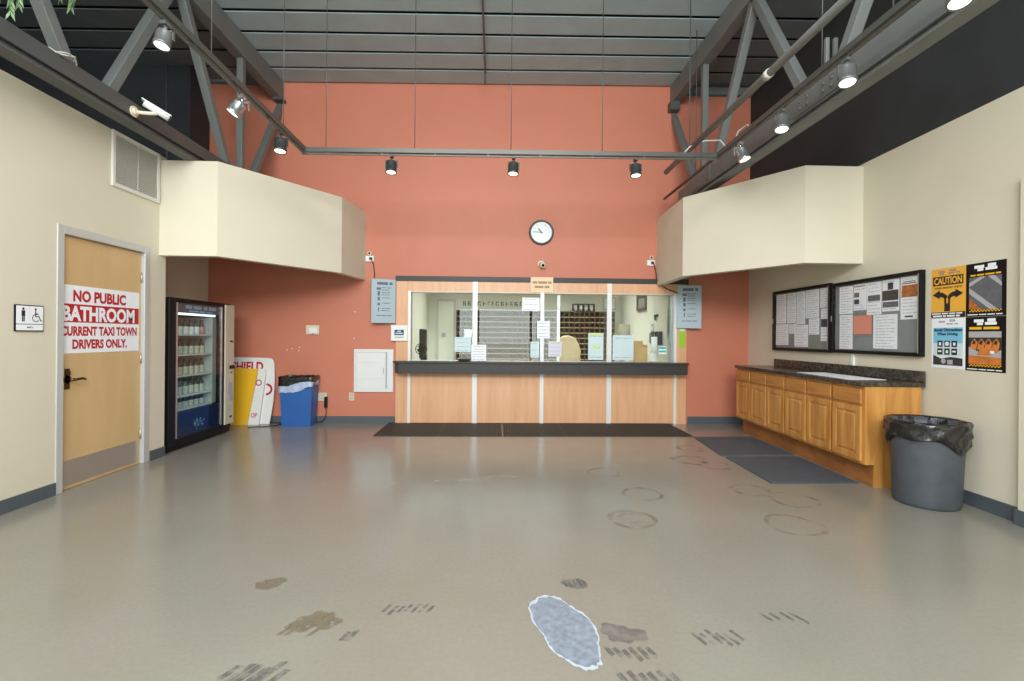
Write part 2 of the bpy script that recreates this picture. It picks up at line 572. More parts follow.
# concrete patch where the coating came off
def outline(k, seed):
    rnd = random.Random(seed)
    base = [(0.171, 2.323), (0.22, 2.4), (0.276, 2.421), (0.336, 2.389), (0.366, 2.328), (0.406, 2.285), (0.442, 2.228), (0.462, 2.153), (0.465, 2.082), (0.448, 2.004), (0.435, 1.908), (0.413, 1.88), (0.365, 1.87), (0.324, 1.899), (0.29, 1.934), (0.255, 1.971), (0.233, 2.021), (0.223, 2.087), (0.191, 2.158), (0.174, 2.234)]
    cx, cy = 0.325, 2.129
    pts = []
    m = len(base)
    for i in range(m):
        for s in range(4):
            a, b = base[i], base[(i+1) % m]
            t = s/4
            x, y = a[0]+(b[0]-a[0])*t, a[1]+(b[1]-a[1])*t
            q = k + rnd.uniform(-0.035, 0.03)
            pts.append((cx+(x-cx)*q, cy+(y-cy)*q))
    return pts[::-1]
p = thing('floor_patch', 'pale blue-grey bare patch with a chipped white rim on the floor', 'floor patch', (0.33, 2.16, 0.0))
def rel(pts): return [(x-0.33, y-2.16) for x, y in pts]
G('st_rim').prism(rel(outline(1.0, 1)), 0.0014, 0.0022).build('chipped_rim', p)
G('st_patch').prism(rel(outline(0.935, 2)), 0.0015, 0.0030).build('bare_surface', p)

# walls
g = G('cream')
g.box(XL-0.13, XL, YF, 3.99, 0, 3.15); g.box(XL-0.13, XL, 4.99, 5.25, 0, 3.15); g.box(XL-0.13, XL, 3.99, 4.99, 2.15, 3.15)
g.box(XA, XL-0.13, 5.14, 5.25, 0, 3.15)
struct(g.build('wall_left'))
struct(G('cream').box(XA-0.12, XA, 5.14, YB, 0, 3.1).build('wall_alcove'))
g = G('black_wall')
g.box(-7.12, -7.0, YF, 6.87, 3.05, 5.4); g.box(-7.0, XA, 6.75, 6.87, 3.05, 5.4); g.box(XA-0.12, XA, 6.87, YB, 3.05, 5.4)
g.box(-7.0, XA, 5.14, 6.75, 3.05, 3.14); g.box(-7.0, XL-0.13, YF, 5.14, 3.05, 3.14)
struct(g.build('wall_upper_left'))
# the terracotta wall with the counter window cut out, and its small filled screw holes
g = G('orange', 'white')
g.box(-4.31, -1.25, YB, YB+0.12, 0, 5.4); g.box(2.70, 3.98, YB, YB+0.12, 0, 5.4)
g.box(-1.25, 2.70, YB, YB+0.12, 1.94, 5.4); g.box(-1.25, 2.70, YB, YB+0.12, 0, 0.86)
for x, z in ((-3.05,1.07),(-2.98,1.09),(-2.87,1.11),(-2.88,1.06),(-2.07,1.64),(-2.08,1.25)):
    g.box(x-0.007, x+0.007, YB-0.003, YB, z-0.007, z+0.007, 1)
struct(g.build('wall_back'))
g = G('cream')
g.prism([(xr(YF), YF), (xr(YF)+0.14, YF), (xr(YB)+0.14, YB), (xr(YB), YB)], 0, 3.11)
struct(g.build('wall_right'))
g = G('black_wall')
g.prism([(xr(YF)+0.005, YF), (xr(YF)+0.14, YF), (xr(YB)+0.14, YB), (xr(YB)+0.005, YB)], 3.11, 5.4)
struct(g.build('wall_upper_right'))
struct(G('cream').box(3.69, xr(3.25)+0.02, 2.3, 3.28, 0, 2.45).build('wall_pilaster', bevel=0.006))
# storefront wall behind the camera: glazed entry below, high band of windows above
g = G('cream')
g.box(-4.31, -1.3, YF-0.15, YF, 0, 3.0); g.box(2.3, 3.9, YF-0.15, YF, 0, 3.0)
g.box(-1.3, 2.3, YF-0.15, YF, 2.3, 3.0); g.box(-7.12, -3.1, YF-0.15, YF, 3.0, 5.4)
g.box(2.6, 3.9, YF-0.15, YF, 3.0, 5.4); g.box(-3.1, 2.6, YF-0.15, YF, 4.95, 5.4)
struct(g.build('wall_front'))
g = G('steel_dark')
for x in (-1.3, -0.62, 1.2, 2.25): g.box(x, x+0.07, YF-0.1, YF-0.02, 0, 2.3)
g.box(-1.3, 2.3, YF-0.1, YF-0.02, 2.22, 2.3); g.box(-1.3, 2.3, YF-0.1, YF-0.02, 0, 0.12)
struct(g.build('window_1'))
g = G('steel_dark')
for k in range(5): g.box(-3.1+k*1.41, -3.04+k*1.41, YF-0.1, YF-0.02, 3.0, 4.95)
struct(g.build('window_2'))

# soffits
def bulkhead(line, inner, lid, z0, z1, name):
    g = G('cream')
    g.prism(line + inner[::-1], z0, z1)
    g.prism(lid, z1-0.12, z1-0.002)
    return struct(g.build(name))
bulkhead([(XL, 5.15), (-2.91, 5.15), (-2.02, 6.4), (-1.92, YB)], [(XL, 5.25), (-2.962, 5.25), (-2.116, 6.436), (-2.02, YB)],
         [(XL, 5.25), (-2.962, 5.25), (-2.116, 6.436), (-2.02, YB), (XA, YB), (XA, 5.25)], 2.11, 3.10, 'wall_soffit_left')
bulkhead([(2.42, YB), (2.37, 6.05), (3.17, 4.85), (xr(4.85), 4.85)], [(2.52, YB), (2.468, 6.083), (3.224, 4.95), (xr(4.95), 4.95)],
         [(2.52, YB), (2.468, 6.083), (3.224, 4.95), (xr(4.95), 4.95), (xr(YB), YB)], 2.08, 3.08, 'wall_soffit_right')

# baseboards
g = G('base')
g.box(XL, XL+0.012, YF, 3.975, 0, 0.1)
g.box(XL, XL+0.012, 5.03, 5.25, 0, 0.1)
struct(g.build('baseboard_left'))
struct(G('base').box(XA, -1.47, YB-0.012, YB, 0, 0.1).build('baseboard_back'))
struct(G('base').box(2.91, xr(YB), YB-0.012, YB, 0, 0.11).build('baseboard_corner'))
g = G('base')
g.prism([(xr(3.28)-0.012, 3.28), (xr(3.28), 3.28), (xr(4.1), 4.1), (xr(4.1)-0.012, 4.1)], 0, 0.11)
g.box(3.678, 3.69, 2.3, 3.28, 0, 0.11); g.box(3.678, xr(3.28), 3.28, 3.292, 0, 0.11)
struct(g.build('baseboard_right'))

# ceiling: deck, joists in three bays, ledgers
struct(G('black_wall').box(LX, RX, YF, YB, 5.30, 5.4).build('ceiling'))
struct(G('black_wall').box(-7.1, LX, YF, YB, 5.30, 5.4).build('ceiling_side_left'))
struct(G('black_wall').box(RX, 4.0, YF, YB, 5.30, 5.4).build('ceiling_side_right'))
k = 0
y = 7.16
while y > 2.6:
    # broad boards with open joints; the roof falls slightly to one side
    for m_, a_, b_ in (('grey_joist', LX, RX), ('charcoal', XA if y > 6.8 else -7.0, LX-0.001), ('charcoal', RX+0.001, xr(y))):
        g = G(m_)
        pr = [(y, CEIL), (y, CEIL+0.012), (y-0.335, CEIL+0.012), (y-0.335, CEIL)]
        tl = lambda x_: 0.0155*(x_-0.9)
        va = [g.bm.verts.new((a_, p[0], p[1]+tl(a_))) for p in pr]; vb = [g.bm.verts.new((b_, p[0], p[1]+tl(b_))) for p in pr]
        g.bm.faces.new(va); g.bm.faces.new(vb[::-1])
        for i in range(4): g.bm.faces.new((va[(i+1) % 4], va[i], vb[i], vb[(i+1) % 4]))
        struct(g.build('ceiling_board'))
    y -= 0.395
struct(G('charcoal').box(XA, LX-0.1, YB-0.08, YB, 4.94, CEIL).build('trim_1'))
struct(G('charcoal').box(RX+0.1, xr(YB), YB-0.08, YB, 4.95, CEIL).build('trim_2'))

# office behind the counter
struct(G('office').box(-1.57, 2.87, 10.5, 10.62, 0, 2.7).build('wall_office_back'))
struct(G('office').box(-1.57, -1.45, YB+0.12, 10.5, 0, 2.7).build('wall_office_left'))
struct(G('office').box(2.75, 2.87, YB+0.12, 10.5, 0, 2.7).build('wall_office_right'))
struct(G('white').box(-1.57, 2.87, YB+0.12, 10.62, 2.6, 2.7).build('ceiling_office'))
g = G('office', 'door_frame')
g.box(-1.22, -0.90, 10.46, 10.50, 0, 2.04, 0)
g.box(-1.27, -1.22, 10.45, 10.50, 0, 2.09, 1); g.box(-0.90, -0.85, 10.45, 10.50, 0, 2.09, 1); g.box(-1.22, -0.90, 10.45, 10.50, 2.04, 2.09, 1)
d2 = struct(g.build('door_2'))
G('ink_grey').box(-1.15, -1.07, 10.45, 10.46, 1.27, 1.36).build('door_plaque', d2)

# outdoors, seen only through the storefront and in reflections
struct(G('asphalt').box(-14, 14, -16, YF-0.15, -0.15, -0.02).build('ground_outside'))
hg = G('hedge')
rnd = random.Random(4)
for k in range(26):
    x = -8 + k*0.65
    hg.lathe([(0.05, 0), (0.5, 0.15), (0.62, 0.5), (0.5, 0.85), (0.15, 1.0)], (x, -9+rnd.uniform(-0.1, 0.1), -0.02), 10)
tag(hg.build('hedge'), 'clipped green hedge along the pavement outside', 'hedge', kind='stuff')

# ================================================================== RESTROOM DOOR
d = bpy.data.objects.new('door_1', None); COL.objects.link(d); d['kind'] = 'structure'
d.location = (XL, 3.99, 0); d.rotation_euler = (0, 0, R(90))       # local x -> +y, local -y -> into the room
g = G('door_frame')
g.box(-0.012, 0.05, -0.008, 0.13, 0, 2.17); g.box(0.95, 1.02, -0.008, 0.13, 0, 2.17); g.box(0.05, 0.95, -0.008, 0.13, 2.10, 2.17)
g.build('door_frame', d, bevel=0.004)
leaf = G('maple_door').box(0.053, 0.947, 0.03, 0.075, 0.003, 2.097).build('door_leaf', d, bevel=0.003)
kp = G('kick').box(0.075, 0.925, 0.027, 0.03, 0.03, 0.24).build('kick_plate', d)
g = G('bronze')
g.cone((0.12, 0.03, 0.91), (0.12, 0.022, 0.91), 0.034)
g.box(0.098, 0.142, 0.022, 0.03, 0.83, 1.0)
g.cone((0.12, 0.022, 0.91), (0.12, -0.035, 0.91), 0.012)
g.tube([(0.12, -0.032, 0.91), (0.15, -0.035, 0.912), (0.2, -0.034, 0.914), (0.235, -0.026, 0.905)], 0.011)
g.build('door_handle', d)
G('bronze').cone((0.12, 0.022, 0.965), (0.12, 0.012, 0.965), 0.02).build('lock_cylinder', d)
for z in (0.3, 1.05, 1.85):
    G('kick').cone((0.944, 0.022, z-0.05), (0.944, 0.022, z+0.05), 0.008, seg=10).build('hinge', d)
# printed notice across the door
t = thing('door_notice', 'red and white NO PUBLIC BATHROOM banner taped across the door', 'sign', (XL-0.029, 4.05, 1.125), R(90))
W_, H_ = 0.86, 0.57
G('paper').box(0, W_, -0.0015, 0, 0, H_).build('sheet', t)
g = G('red')
zz = lambda f: H_*(1-f)
g.text('NO PUBLIC', 0.13*W_, 0.80*W_, zz(0.24), zz(0.065), -0.003, 0, 0.042)
g.rect(0.0, W_*0.995, zz(0.545), zz(0.275), -0.0022)
g.text('CURRENT TAXI TOWN', 0.0, 0.965*W_, zz(0.745), zz(0.60), -0.003, 0, 0.042)
g.text('DRIVERS ONLY.', 0.125*W_, 0.82*W_, zz(0.94), zz(0.795), -0.003, 0, 0.042)
g.build('red_print', t)
g = G('paper'); g.text('BATHROOM', 0.015*W_, 0.93*W_, zz(0.53), zz(0.30), -0.003, 0, 0.042)
g.build('white_lettering', t)

# restroom plaque
t = thing('restroom_plaque', 'framed white restroom plaque with figure and wheelchair symbols beside the door', 'sign', (XL, 3.635, 1.305), R(90)); t.scale = (0.94, 1, 0.96)
g = G('black'); g.box(0, 0.235, -0.012, 0, 0, 0.205); g.build('plaque_frame', t, bevel=0.002)
g = G('paper')
g.box(0.008, 0.115, -0.0145, -0.012, 0.058, 0.197); g.box(0.119, 0.227, -0.0145, -0.012, 0.058, 0.197); g.box(0.008, 0.227, -0.0145, -0.012, 0.008, 0.053)
g.build('plaque_panel', t)
g = G('ink')
def disc(g, cx, cz, r, y, mi=0, n=16, r_in=None, a0=0, a1=2*PI):
    if r_in is None:
        g.poly([(cx+r*math.cos(2*PI*i/n), y, cz+r*math.sin(2*PI*i/n)) for i in range(n)], mi)
    else:
        for i in range(n):
            a, b = a0+(a1-a0)*i/n, a0+(a1-a0)*(i+1)/n
            g.poly([(cx+r_in*math.cos(a), y, cz+r_in*math.sin(a)), (cx+r*math.cos(a), y, cz+r*math.sin(a)), (cx+r*math.cos(b), y, cz+r*math.sin(b)), (cx+r_in*math.cos(b), y, cz+r_in*math.sin(b))], mi)
yp = -0.0155
disc(g, 0.061, 0.174, 0.0095, yp)
g.rect(0.046, 0.076, 0.118, 0.162, yp); g.rect(0.050, 0.0595, 0.076, 0.118, yp); g.rect(0.0625, 0.072, 0.076, 0.118, yp)
g.build('standing_figure', t)
g = G('ink')
disc(g, 0.163, 0.172, 0.009, yp)
disc(g, 0.166, 0.105, 0.032, yp, 0, 18, 0.026, R(70), R(330))
g.rect(0.158, 0.167, 0.118, 0.16, yp); g.rect(0.167, 0.19, 0.134, 0.141, yp); g.rect(0.158, 0.192, 0.114, 0.121, yp)
g.poly([(0.186, yp, 0.119), (0.205, yp, 0.078), (0.212, yp, 0.08), (0.194, yp, 0.121)]); g.rect(0.205, 0.219, 0.08, 0.087, yp)
g.build('wheelchair_symbol', t)
g = G('ink')
g.text('MEN', 0.093, 0.142, 0.024, 0.038, yp, 0, 0.01)
g.build('lettering', t)

# return-air grille high on the wall
t = thing('return_air_grille', 'white louvred return-air grille high on the cream wall', 'vent', (XL, 4.51, 2.64), R(90))
w, h = 0.62, 0.51
g = G('grille')
g.box(0, w, -0.02, 0, 0, 0.035); g.box(0, w, -0.02, 0, h-0.035, h); g.box(0, 0.035, -0.02, 0, 0.035, h-0.035); g.box(w-0.035, w, -0.02, 0, 0.035, h-0.035)
g.build('grille_frame', t, bevel=0.003)
G('grille_dark').box(0.03, w-0.03, -0.002, 0, 0.03, h-0.03).build('duct_opening', t)
for k in range(26):
    z = 0.045 + k*(h-0.09)/25
    G('grille').bar((0.035, -0.010, z), (w-0.035, -0.010, z), 0.019, 0.003, (0, -0.7, 0.7)).build('louvre', t)
g = G('grille'); g.box(w/2-0.004, w/2+0.004, -0.019, -0.016, 0.035, h-0.035); g.build('mullion', t)

# ================================================================== VENDING MACHINE
vm = thing('vending_machine', 'black glass-front drinks vending machine standing in the alcove', 'vending machine', (-3.49, 5.30, 0), R(90))
VW, VD, VH = 1.27, 0.64, 1.69
g = G('black', 'vend_inside')
g.box(0, VW, VD-0.04, VD, 0.07, VH); g.box(0, 0.04, 0.03, VD-0.04, 0.07, VH); g.box(VW-0.22, VW, 0.03, VD-0.04, 0.07, VH)
g.box(0.04, VW-0.22, 0.03, VD-0.04, VH-0.05, VH); g.box(0.04, VW-0.22, 0.03, VD-0.04, 0.07, 0.42)
g.build('cabinet', vm, bevel=0.004)
g = G('vend_inside')
g.box(0.04, VW-0.22, VD-0.05, VD-0.041, 0.42, VH-0.05); g.box(0.041, 0.05, 0.05, VD-0.05, 0.42, VH-0.05); g.box(0.895, 0.91, 0.06, VD-0.05, 0.42, 1.5)
g.box(0.91, VW-0.221, 0.10, 0.115, 0.42, 1.5)
g.build('inner_lining', vm)
g = G('black')
g.box(0, 0.12, 0, 0.03, 0.07, VH); g.box(1.0, 1.06, 0, 0.03, 0.07, VH); g.box(0.12, 1.0, 0, 0.03, VH-0.045, VH); g.box(0.12, 1.0, 0, 0.03, 0.07, 0.13)
g.build('door_frame', vm, bevel=0.006)
G('vend_pane').box(0.12, 1.0, 0.008, 0.012, 0.13, VH-0.045).build('glass_door', vm)
for x_ in (0.115, 0.985): G('alum').box(x_, x_+0.02, -0.004, 0.008, 0.14, VH-0.05).build('door_trim', vm)
bp = G('vend_blue').box(0.135, 0.95, 0.013, 0.025, 0.135, 0.42).build('lower_panel', vm)
g = G('splash'); rnd = random.Random(9)
for k in range(34):
    a = rnd.uniform(0, 2*PI); r = abs(rnd.gauss(0, 0.05))
    x, z = 0.56 + r*1.6*math.cos(a), 0.25 + r*math.sin(a)
    s = rnd.uniform(0.006, 0.02)
    g.poly([(x-s, 0.0128, z-s*0.3), (x+s*0.4, 0.0128, z-s), (x+s, 0.0128, z+s*0.5), (x-s*0.2, 0.0128, z+s)])
g.build('splash_print', bp)
G('tube_glow').box(0.14, 0.96, 0.06, 0.085, 1.51, 1.535).build('light_tube', vm)
g = G('photo_grey', 'splash'); g.box(0.13, 0.99, 0.02, 0.03, 1.535, 1.64, 0)
g.words(0.3, 0.9, 1.60, 0.04, 0.0185, 1, 4, 0.04); g.words(0.36, 0.84, 1.555, 0.02, 0.0185, 1, 5, 0.03)
g.build('header_panel', vm)
shelves = (1.29, 1.06, 0.82, 0.59, 0.44)
for z in shelves:
    G('white_metal').box(0.06, 0.885, 0.06, 0.55, z-0.018, z).build('shelf', vm)
g = G('vend_cream'); g.box(1.065, VW, -0.012, 0.03, 0.12, VH-0.015); cp = g.build('coin_panel', vm, bevel=0.004)
G('black').box(1.17, 1.235, -0.016, -0.012, 1.19, 1.21).build('card_slot', cp)
G('black').box(1.16, 1.25, -0.03, -0.012, 0.84, 0.885).build('bill_slot', cp)
G('black').box(1.18, 1.23, -0.016, -0.012, 0.785, 0.8).build('coin_slot', cp)
G('black').box(1.17, 1.22, -0.016, -0.012, 0.20, 0.225).build('coin_return', cp)
g = G('ink_grey'); g.box(1.12, 1.22, -0.016, -0.012, 0.5, 0.66); g.box(1.15, 1.23, -0.018, -0.016, 0.42, 0.52); g.build('keypad', cp)
disc_g = G('ink_grey'); disc(disc_g, 1.17, 0.33, 0.035, -0.0135, 0, 16, 0.026); disc_g.build('lock_ring', cp)
g = G('black'); g.box(0.02, VW-0.02, 0.03, 0.06, 0.02, 0.07); g.build('base_skirt', vm)
for x in (0.06, VW-0.08):
    for yy in (0.09, VD-0.06):
        G('black').cone((x, yy, 0), (x, yy, 0.07), 0.022, 0.016, 12).build('foot', vm)
# bottles on the shelves
def bottle(body):
    g = G(body, 'bottle_top', 'white')
    g.lathe([(0.030, 0), (0.032, 0.006), (0.032, 0.085), (0.031, 0.09), (0.026, 0.115), (0.014, 0.14), (0.013, 0.155), (0.015, 0.156), (0.015, 0.175)], seg=12, mis=[0,0,0,1,1,1,1,1,1])
    return g
row = ('top', 'second', 'third', 'fourth', 'lowest')
protos = {}
for si, z in enumerate(shelves):
    for k in range(6):
        lx = 0.31 + k*0.105
        wx, wy = -3.49 - 0.16, 5.30 + lx
        body = 'bottle_white' if si == 0 else 'bottle_body'
        lab = 'drink bottle in the front row on the %s shelf of the vending machine' % row[si]
        if si == 0 and k == 5:
            body = 'bottle_pink'
            lab = 'pink drink bottle at the end of the top vending machine shelf'
        if body not in protos:
            o = bottle(body).build('drink_bottle')
            protos[body] = o
        else:
            o = protos[body].copy(); COL.objects.link(o)
        o.location = (wx, wy, z+0.0005)
        o.scale = (1, 1, 0.7 if si == 4 else 1)
        if body == 'bottle_pink':
            tag(o, lab, 'bottle')
        else:
            tag(o, ('white ' if si == 0 else 'dark-topped ') + lab, 'bottle', 'bottles on the %s vending shelf' % row[si])

# ================================================================== LEANING SIGN BOARDS, BLUE BIN, WALL BOXES
def board_pts(xr0, xr1, xr2, zt, x0=0.0, n=6):
    pts = [(x0, 0.0), (xr0, 0.0)]
    for i in range(1, n):
        tt = i/n
        pts.append((xr0+(xr1-xr0)*math.sin(tt*PI/2)*1.0, zt*0.9*tt))
    pts += [(xr2, zt*0.9), (xr2-0.03, zt*0.985), (xr2-0.07, zt), (x0, zt)]
    return pts
t = thing('sign_board', 'large white board with red letters and bulged edge leaning on terracotta wall', 'sign board', (-3.84, 7.09, 0), 0)
t.rotation_euler = (R(-4), 0, 0)
pts = [(0, 0), (0.59, 0), (0.61, 0.12), (0.634, 0.32), (0.643, 0.50), (0.64, 0.68), (0.628, 0.86), (0.618, 0.91), (0.59, 0.945), (0.545, 0.955), (0, 0.965)]
G('white').slab(pts, 0, 0.02).build('panel', t, bevel=0.003)
g = G('red'); g.text('SHIELD', -0.02+0.04, 0.475, 0.76, 0.90, -0.002, 0, 0.035)
g.build('red_lettering', t)
g = G('red'); disc(g, 0.535, 0.50, 0.085, -0.002, 0, 24, 0.055, R(-95), R(95)); g.build('round_letter', t)
t2 = thing('sign_board', 'white slanted board with red letter scraps, behind the yellow board', 'sign board', (-3.84, 7.045, 0), 0)
t2.rotation_euler = (R(-4), 0, 0)
G('white').slab([(0, 0), (0.46, 0), (0.535, 0.74), (0.52, 0.80), (0, 0.80)], 0, 0.012).build('panel', t2)
g = G('red'); disc(g, 0.44, 0.6, 0.045, -0.002, 0, 20, 0.03); g.build('round_letter', t2); g = G('red'); g.text('OP', 0.35, 0.435, 0.10, 0.165, -0.002, 0, 0.02)
g.build('red_lettering', t2)
t3 = thing('sign_board', 'plain yellow board leaning in front of the white boards', 'sign board', (-3.84, 7.005, 0), 0)
t3.rotation_euler = (R(-4), 0, 0)
G('sun_yellow').slab([(0, 0), (0.315, 0), (0.44, 0.80), (0, 0.815)], 0, 0.012).build('panel', t3)

t = thing('waste_bin', 'blue rectangular waste bin with black liner by the terracotta wall', 'bin', (-2.795, 7.02, 0))
def tub(z0, z1, w0, d0, w1, d1, mi=0, gg=None):
    b0 = [(-w0/2,-d0/2,z0),(w0/2,-d0/2,z0),(w0/2,d0/2,z0),(-w0/2,d0/2,z0)]
    b1 = [(-w1/2,-d1/2,z1),(w1/2,-d1/2,z1),(w1/2,d1/2,z1),(-w1/2,d1/2,z1)]
    for i in range(4):
        j = (i+1) % 4
        gg.poly([b0[i], b0[j], b1[j], b1[i]], mi)
    return b0, b1
g = G('blue_bin')
tub(0.0, 0.66, 0.40, 0.22, 0.45, 0.27, 0, g); tub(0.66, 0.02, 0.44, 0.26, 0.39, 0.21, 0, g)
g.poly([(-0.2,-0.11,0),(-0.2,0.11,0),(0.2,0.11,0),(0.2,-0.11,0)]); g.poly([(-0.195,-0.105,0.02),(0.195,-0.105,0.02),(0.195,0.105,0.02),(-0.195,0.105,0.02)])
for i, (p0, p1) in enumerate((((-0.225,-0.135),(0.225,-0.135)),((0.225,-0.135),(0.225,0.135)),((0.225,0.135),(-0.225,0.135)),((-0.225,0.135),(-0.225,-0.135)))):
    q0, q1 = (p0[0]*0.978, p0[1]*0.963), (p1[0]*0.978, p1[1]*0.963)
    g.poly([(*p0,0.66),(*p1,0.66),(*q1,0.66),(*q0,0.66)])
g.build('bin_body', t, bevel=0.006)
def skirt(w, d, zt, zb, seed, bulge, mi_name, nm, inner=0.12, cut=None, ex=0.82):
    """bag mouth folded over a rectangular rim"""
    rnd = random.Random(seed)
    gg = G(mi_name)
    n = 48
    prof = [(1.0+bulge*0.4, zb), (1.0+bulge, (zb+zt)/2), (1.0+bulge*0.8, zt-0.02), (1.0+bulge*0.3, zt), (0.97, zt-0.005), (0.93, zt-0.1), (0.9, zt-inner)]
    rings = []
    for kk, (s, z) in enumerate(prof):
        rg = []
        for i in range(n):
            a = 2*PI*i/n
            c, sn = math.cos(a), math.sin(a)
            m = max(abs(c), abs(sn))**ex
            e = 1.0 + 0.012*math.sin(9*a+kk*1.7+seed)+rnd.uniform(-0.008, 0.008)
            dz = rnd.uniform(-0.006, 0.006) + (0.02*math.sin(3*a+seed)+0.03*math.sin(a+1) if kk == 0 else 0)
            if cut and kk < 1: dz += cut(a)
            rg.append(gg.bm.verts.new((w/2*c/m*s*e, d/2*sn/m*s*e, z+dz)))
        rings.append(rg)
    for a, b in zip(rings, rings[1:]):
        for i in range(n):
            j = (i+1) % n
            f = gg.bm.faces.new((a[i], a[j], b[j], b[i])); f.smooth = True
    return gg.build(nm, t)
skirt(0.462, 0.282, 0.64, 0.525, 3, 0.012, 'clear_bag', 'clear_liner', 0.02, lambda a: 0.04*math.cos(a), 0.98)
skirt(0.47, 0.29, 0.705, 0.615, 5, 0.03, 'bag', 'black_liner', 0.10, None, 0.95)

t = thing('wall_cabinet', 'white recessed wall panel with banded door beside the counter', 'wall cabinet', (-2.07, YB, 0.46))
g = G('white_metal'); w, h = 0.575, 0.63
g.box(0, w, -0.03, 0, 0, 0.05); g.box(0, w, -0.03, 0, h-0.045, h); g.box(0, 0.03, -0.03, 0, 0.05, h-0.045); g.box(w-0.09, w, -0.03, 0, 0.05, h-0.045)
g.build('frame', t, bevel=0.003)
g = G('white_metal')
g.box(0.03, w-0.115, -0.018, 0, 0.05, h-0.045)
for z0, z1 in ((0.06, 0.19), (0.20, 0.42), (0.43, 0.575)):
    g.box(0.035, w-0.12, -0.024, -0.018, z0, z1)
dd = g.build('door', t, bevel=0.004)
G('ink_grey').box(w-0.115, w-0.09, -0.010, 0, 0.05, h-0.045).build('gap', t)
G('ink_grey').box(w-0.15, w-0.14, -0.03, -0.024, 0.27, 0.36).build('latch', dd)

t = thing('thermostat_box', 'small white control box on the terracotta wall above the blue bin', 'control box', (-2.77, YB, 1.30))
G('beige_plastic').box(0, 0.19, -0.03, 0, 0, 0.135).build('backplate', t, bevel=0.004)
G('white').box(0.045, 0.165, -0.045, -0.03, 0.02, 0.10).build('cover', t, bevel=0.004)
G('ink').box(0.095, 0.11, -0.034, -0.03, 0.004, 0.014).build('screw', t)

def outlet(x, z, lab, w=0.075, double=False):
    t = thing('power_outlet', lab, 'outlet', (x, YB, z))
    G('vend_cream').box(-w/2, w/2, -0.008, 0, -0.06, 0.06).build('cover_plate', t, bevel=0.002)
    for dz in (-0.025, 0.025):
        g = G('ink')
        g.rect(-0.012, -0.006, dz-0.009, dz+0.009, -0.0088); g.rect(0.006, 0.012, dz-0.009, dz+0.009, -0.0088)
        g.build('socket', t)
    return t
outlet(-2.105, 0.39, 'single cream power outlet under the white wall panel')
t = outlet(-2.53, 0.385, 'wide cream power outlet right of the blue bin', 0.13)
t = thing('plug_adapter', 'black plug adapter with power cord hanging from the wide outlet', 'adapter', (-2.47, YB-0.012, 0.36))
G('black').box(-0.02, 0.02, -0.04, 0, -0.13, 0.03).build('plug_body', t, bevel=0.006)
g = G('cable')
pts = [(0, -0.03, -0.12), (0.01, -0.03, -0.2), (-0.005, -0.035, -0.28), (-0.06, -0.03, -0.335), (-0.16, -0.025, -0.348), (-0.30, -0.02, -0.350), (-0.5, -0.02, -0.352), (-0.7, -0.03, -0.352), (-0.84, -0.02, -0.352)]
g.tube(pts, 0.006); g.build('cord', t)
tag(G('cable').tube([(-3.40, 6.80, 0.008), (-3.34, 6.84, 0.008), (-3.2, 6.87, 0.008), (-3.08, 6.96, 0.008), (-3.06, 7.1, 0.008)], 0.006).build('power_cable'), 'thin dark cord on floor running from the vending machine past the boards', 'cord')

# ================================================================== SERVICE COUNTER
sc = thing('service_counter', 'maple and aluminium service counter with glazed window and black ledge', 'counter', (0, YB, 0))
g = G('ledge'); g.box(-1.47, 2.90, -0.045, 0, 2.10, 2.175); g.build('header_bar', sc, bevel=0.003)
for x0, x1 in ((-1.46, -0.335), (-0.265, 0.67), (0.725, 1.67), (1.74, 2.875)):
    G('maple').box(x0, x1, -0.03, 0, 1.955, 2.10).build('fascia_panel', sc)
G('maple').box(-1.46, -1.285, -0.03, 0, 0, 1.955).build('jamb_panel', sc)
G('maple').box(2.725, 2.875, -0.03, 0, 0, 1.955).build('jamb_panel', sc)
for x0, x1 in ((-1.245, -0.335), (-0.265, 0.67), (0.725, 1.67), (1.74, 2.685)):
    G('maple').box(x0, x1, -0.03, 0, 0.012, 0.80).build('front_panel', sc)
for x0, x1, zt in ((-0.335, -0.265, 2.10), (0.67, 0.725, 1.955), (1.67, 1.74, 1.955)):
    G('alum_white').box(x0, x1, -0.036, 0, 0, zt).build('mullion', sc)
G('kick').box(1.67, 1.74, -0.036, 0, 1.955, 2.10).build('mullion_cap', sc)
G('kick').box(0.67, 0.725, -0.036, 0, 1.955, 2.10).build('mullion_cap', sc)
G('alum_white').box(-1.285, -1.245, -0.038, 0.02, 0, 1.955).build('end_strip', sc)
G('alum_white').box(2.685, 2.725, -0.038, 0.02, 0, 1.955).build('end_strip', sc)
G('alum').box(2.64, 2.699, 0.03, 0.125, 0.93, 1.94).build('window_stile', sc)
G('rail_beige').box(-1.245, 2.685, -0.034, 0.02, 1.937, 1.955).build('head_rail', sc)
G('alum_white').box(0.93, 0.975, 0.045, 0.07, 0.93, 1.93).build('sash_stile', sc)
G('kick').box(-1.245, 2.685, 0.0, 0.02, 0.925, 0.935).build('sill_rail', sc)
for x0, x1 in ((-1.245, -0.335), (-0.265, 0.67), (0.725, 1.67), (1.74, 2.685)):
    G('pane').box(x0, x1, 0.024, 0.030, 0.93, 1.935).build('glass_pane', sc)
g = G('ledge')
g.prism([(-1.38, -0.25), (2.80, -0.25), (2.83, -0.20), (2.87, 0.0), (-1.44, 0.0), (-1.44, -0.18)], 0.755, 0.90)
g.prism([(-1.40, -0.265), (2.82, -0.265), (2.85, -0.21), (2.90, 0.02), (-1.47, 0.02), (-1.47, -0.19)], 0.90, 0.925)
g.build('ledge', sc, bevel=0.004)
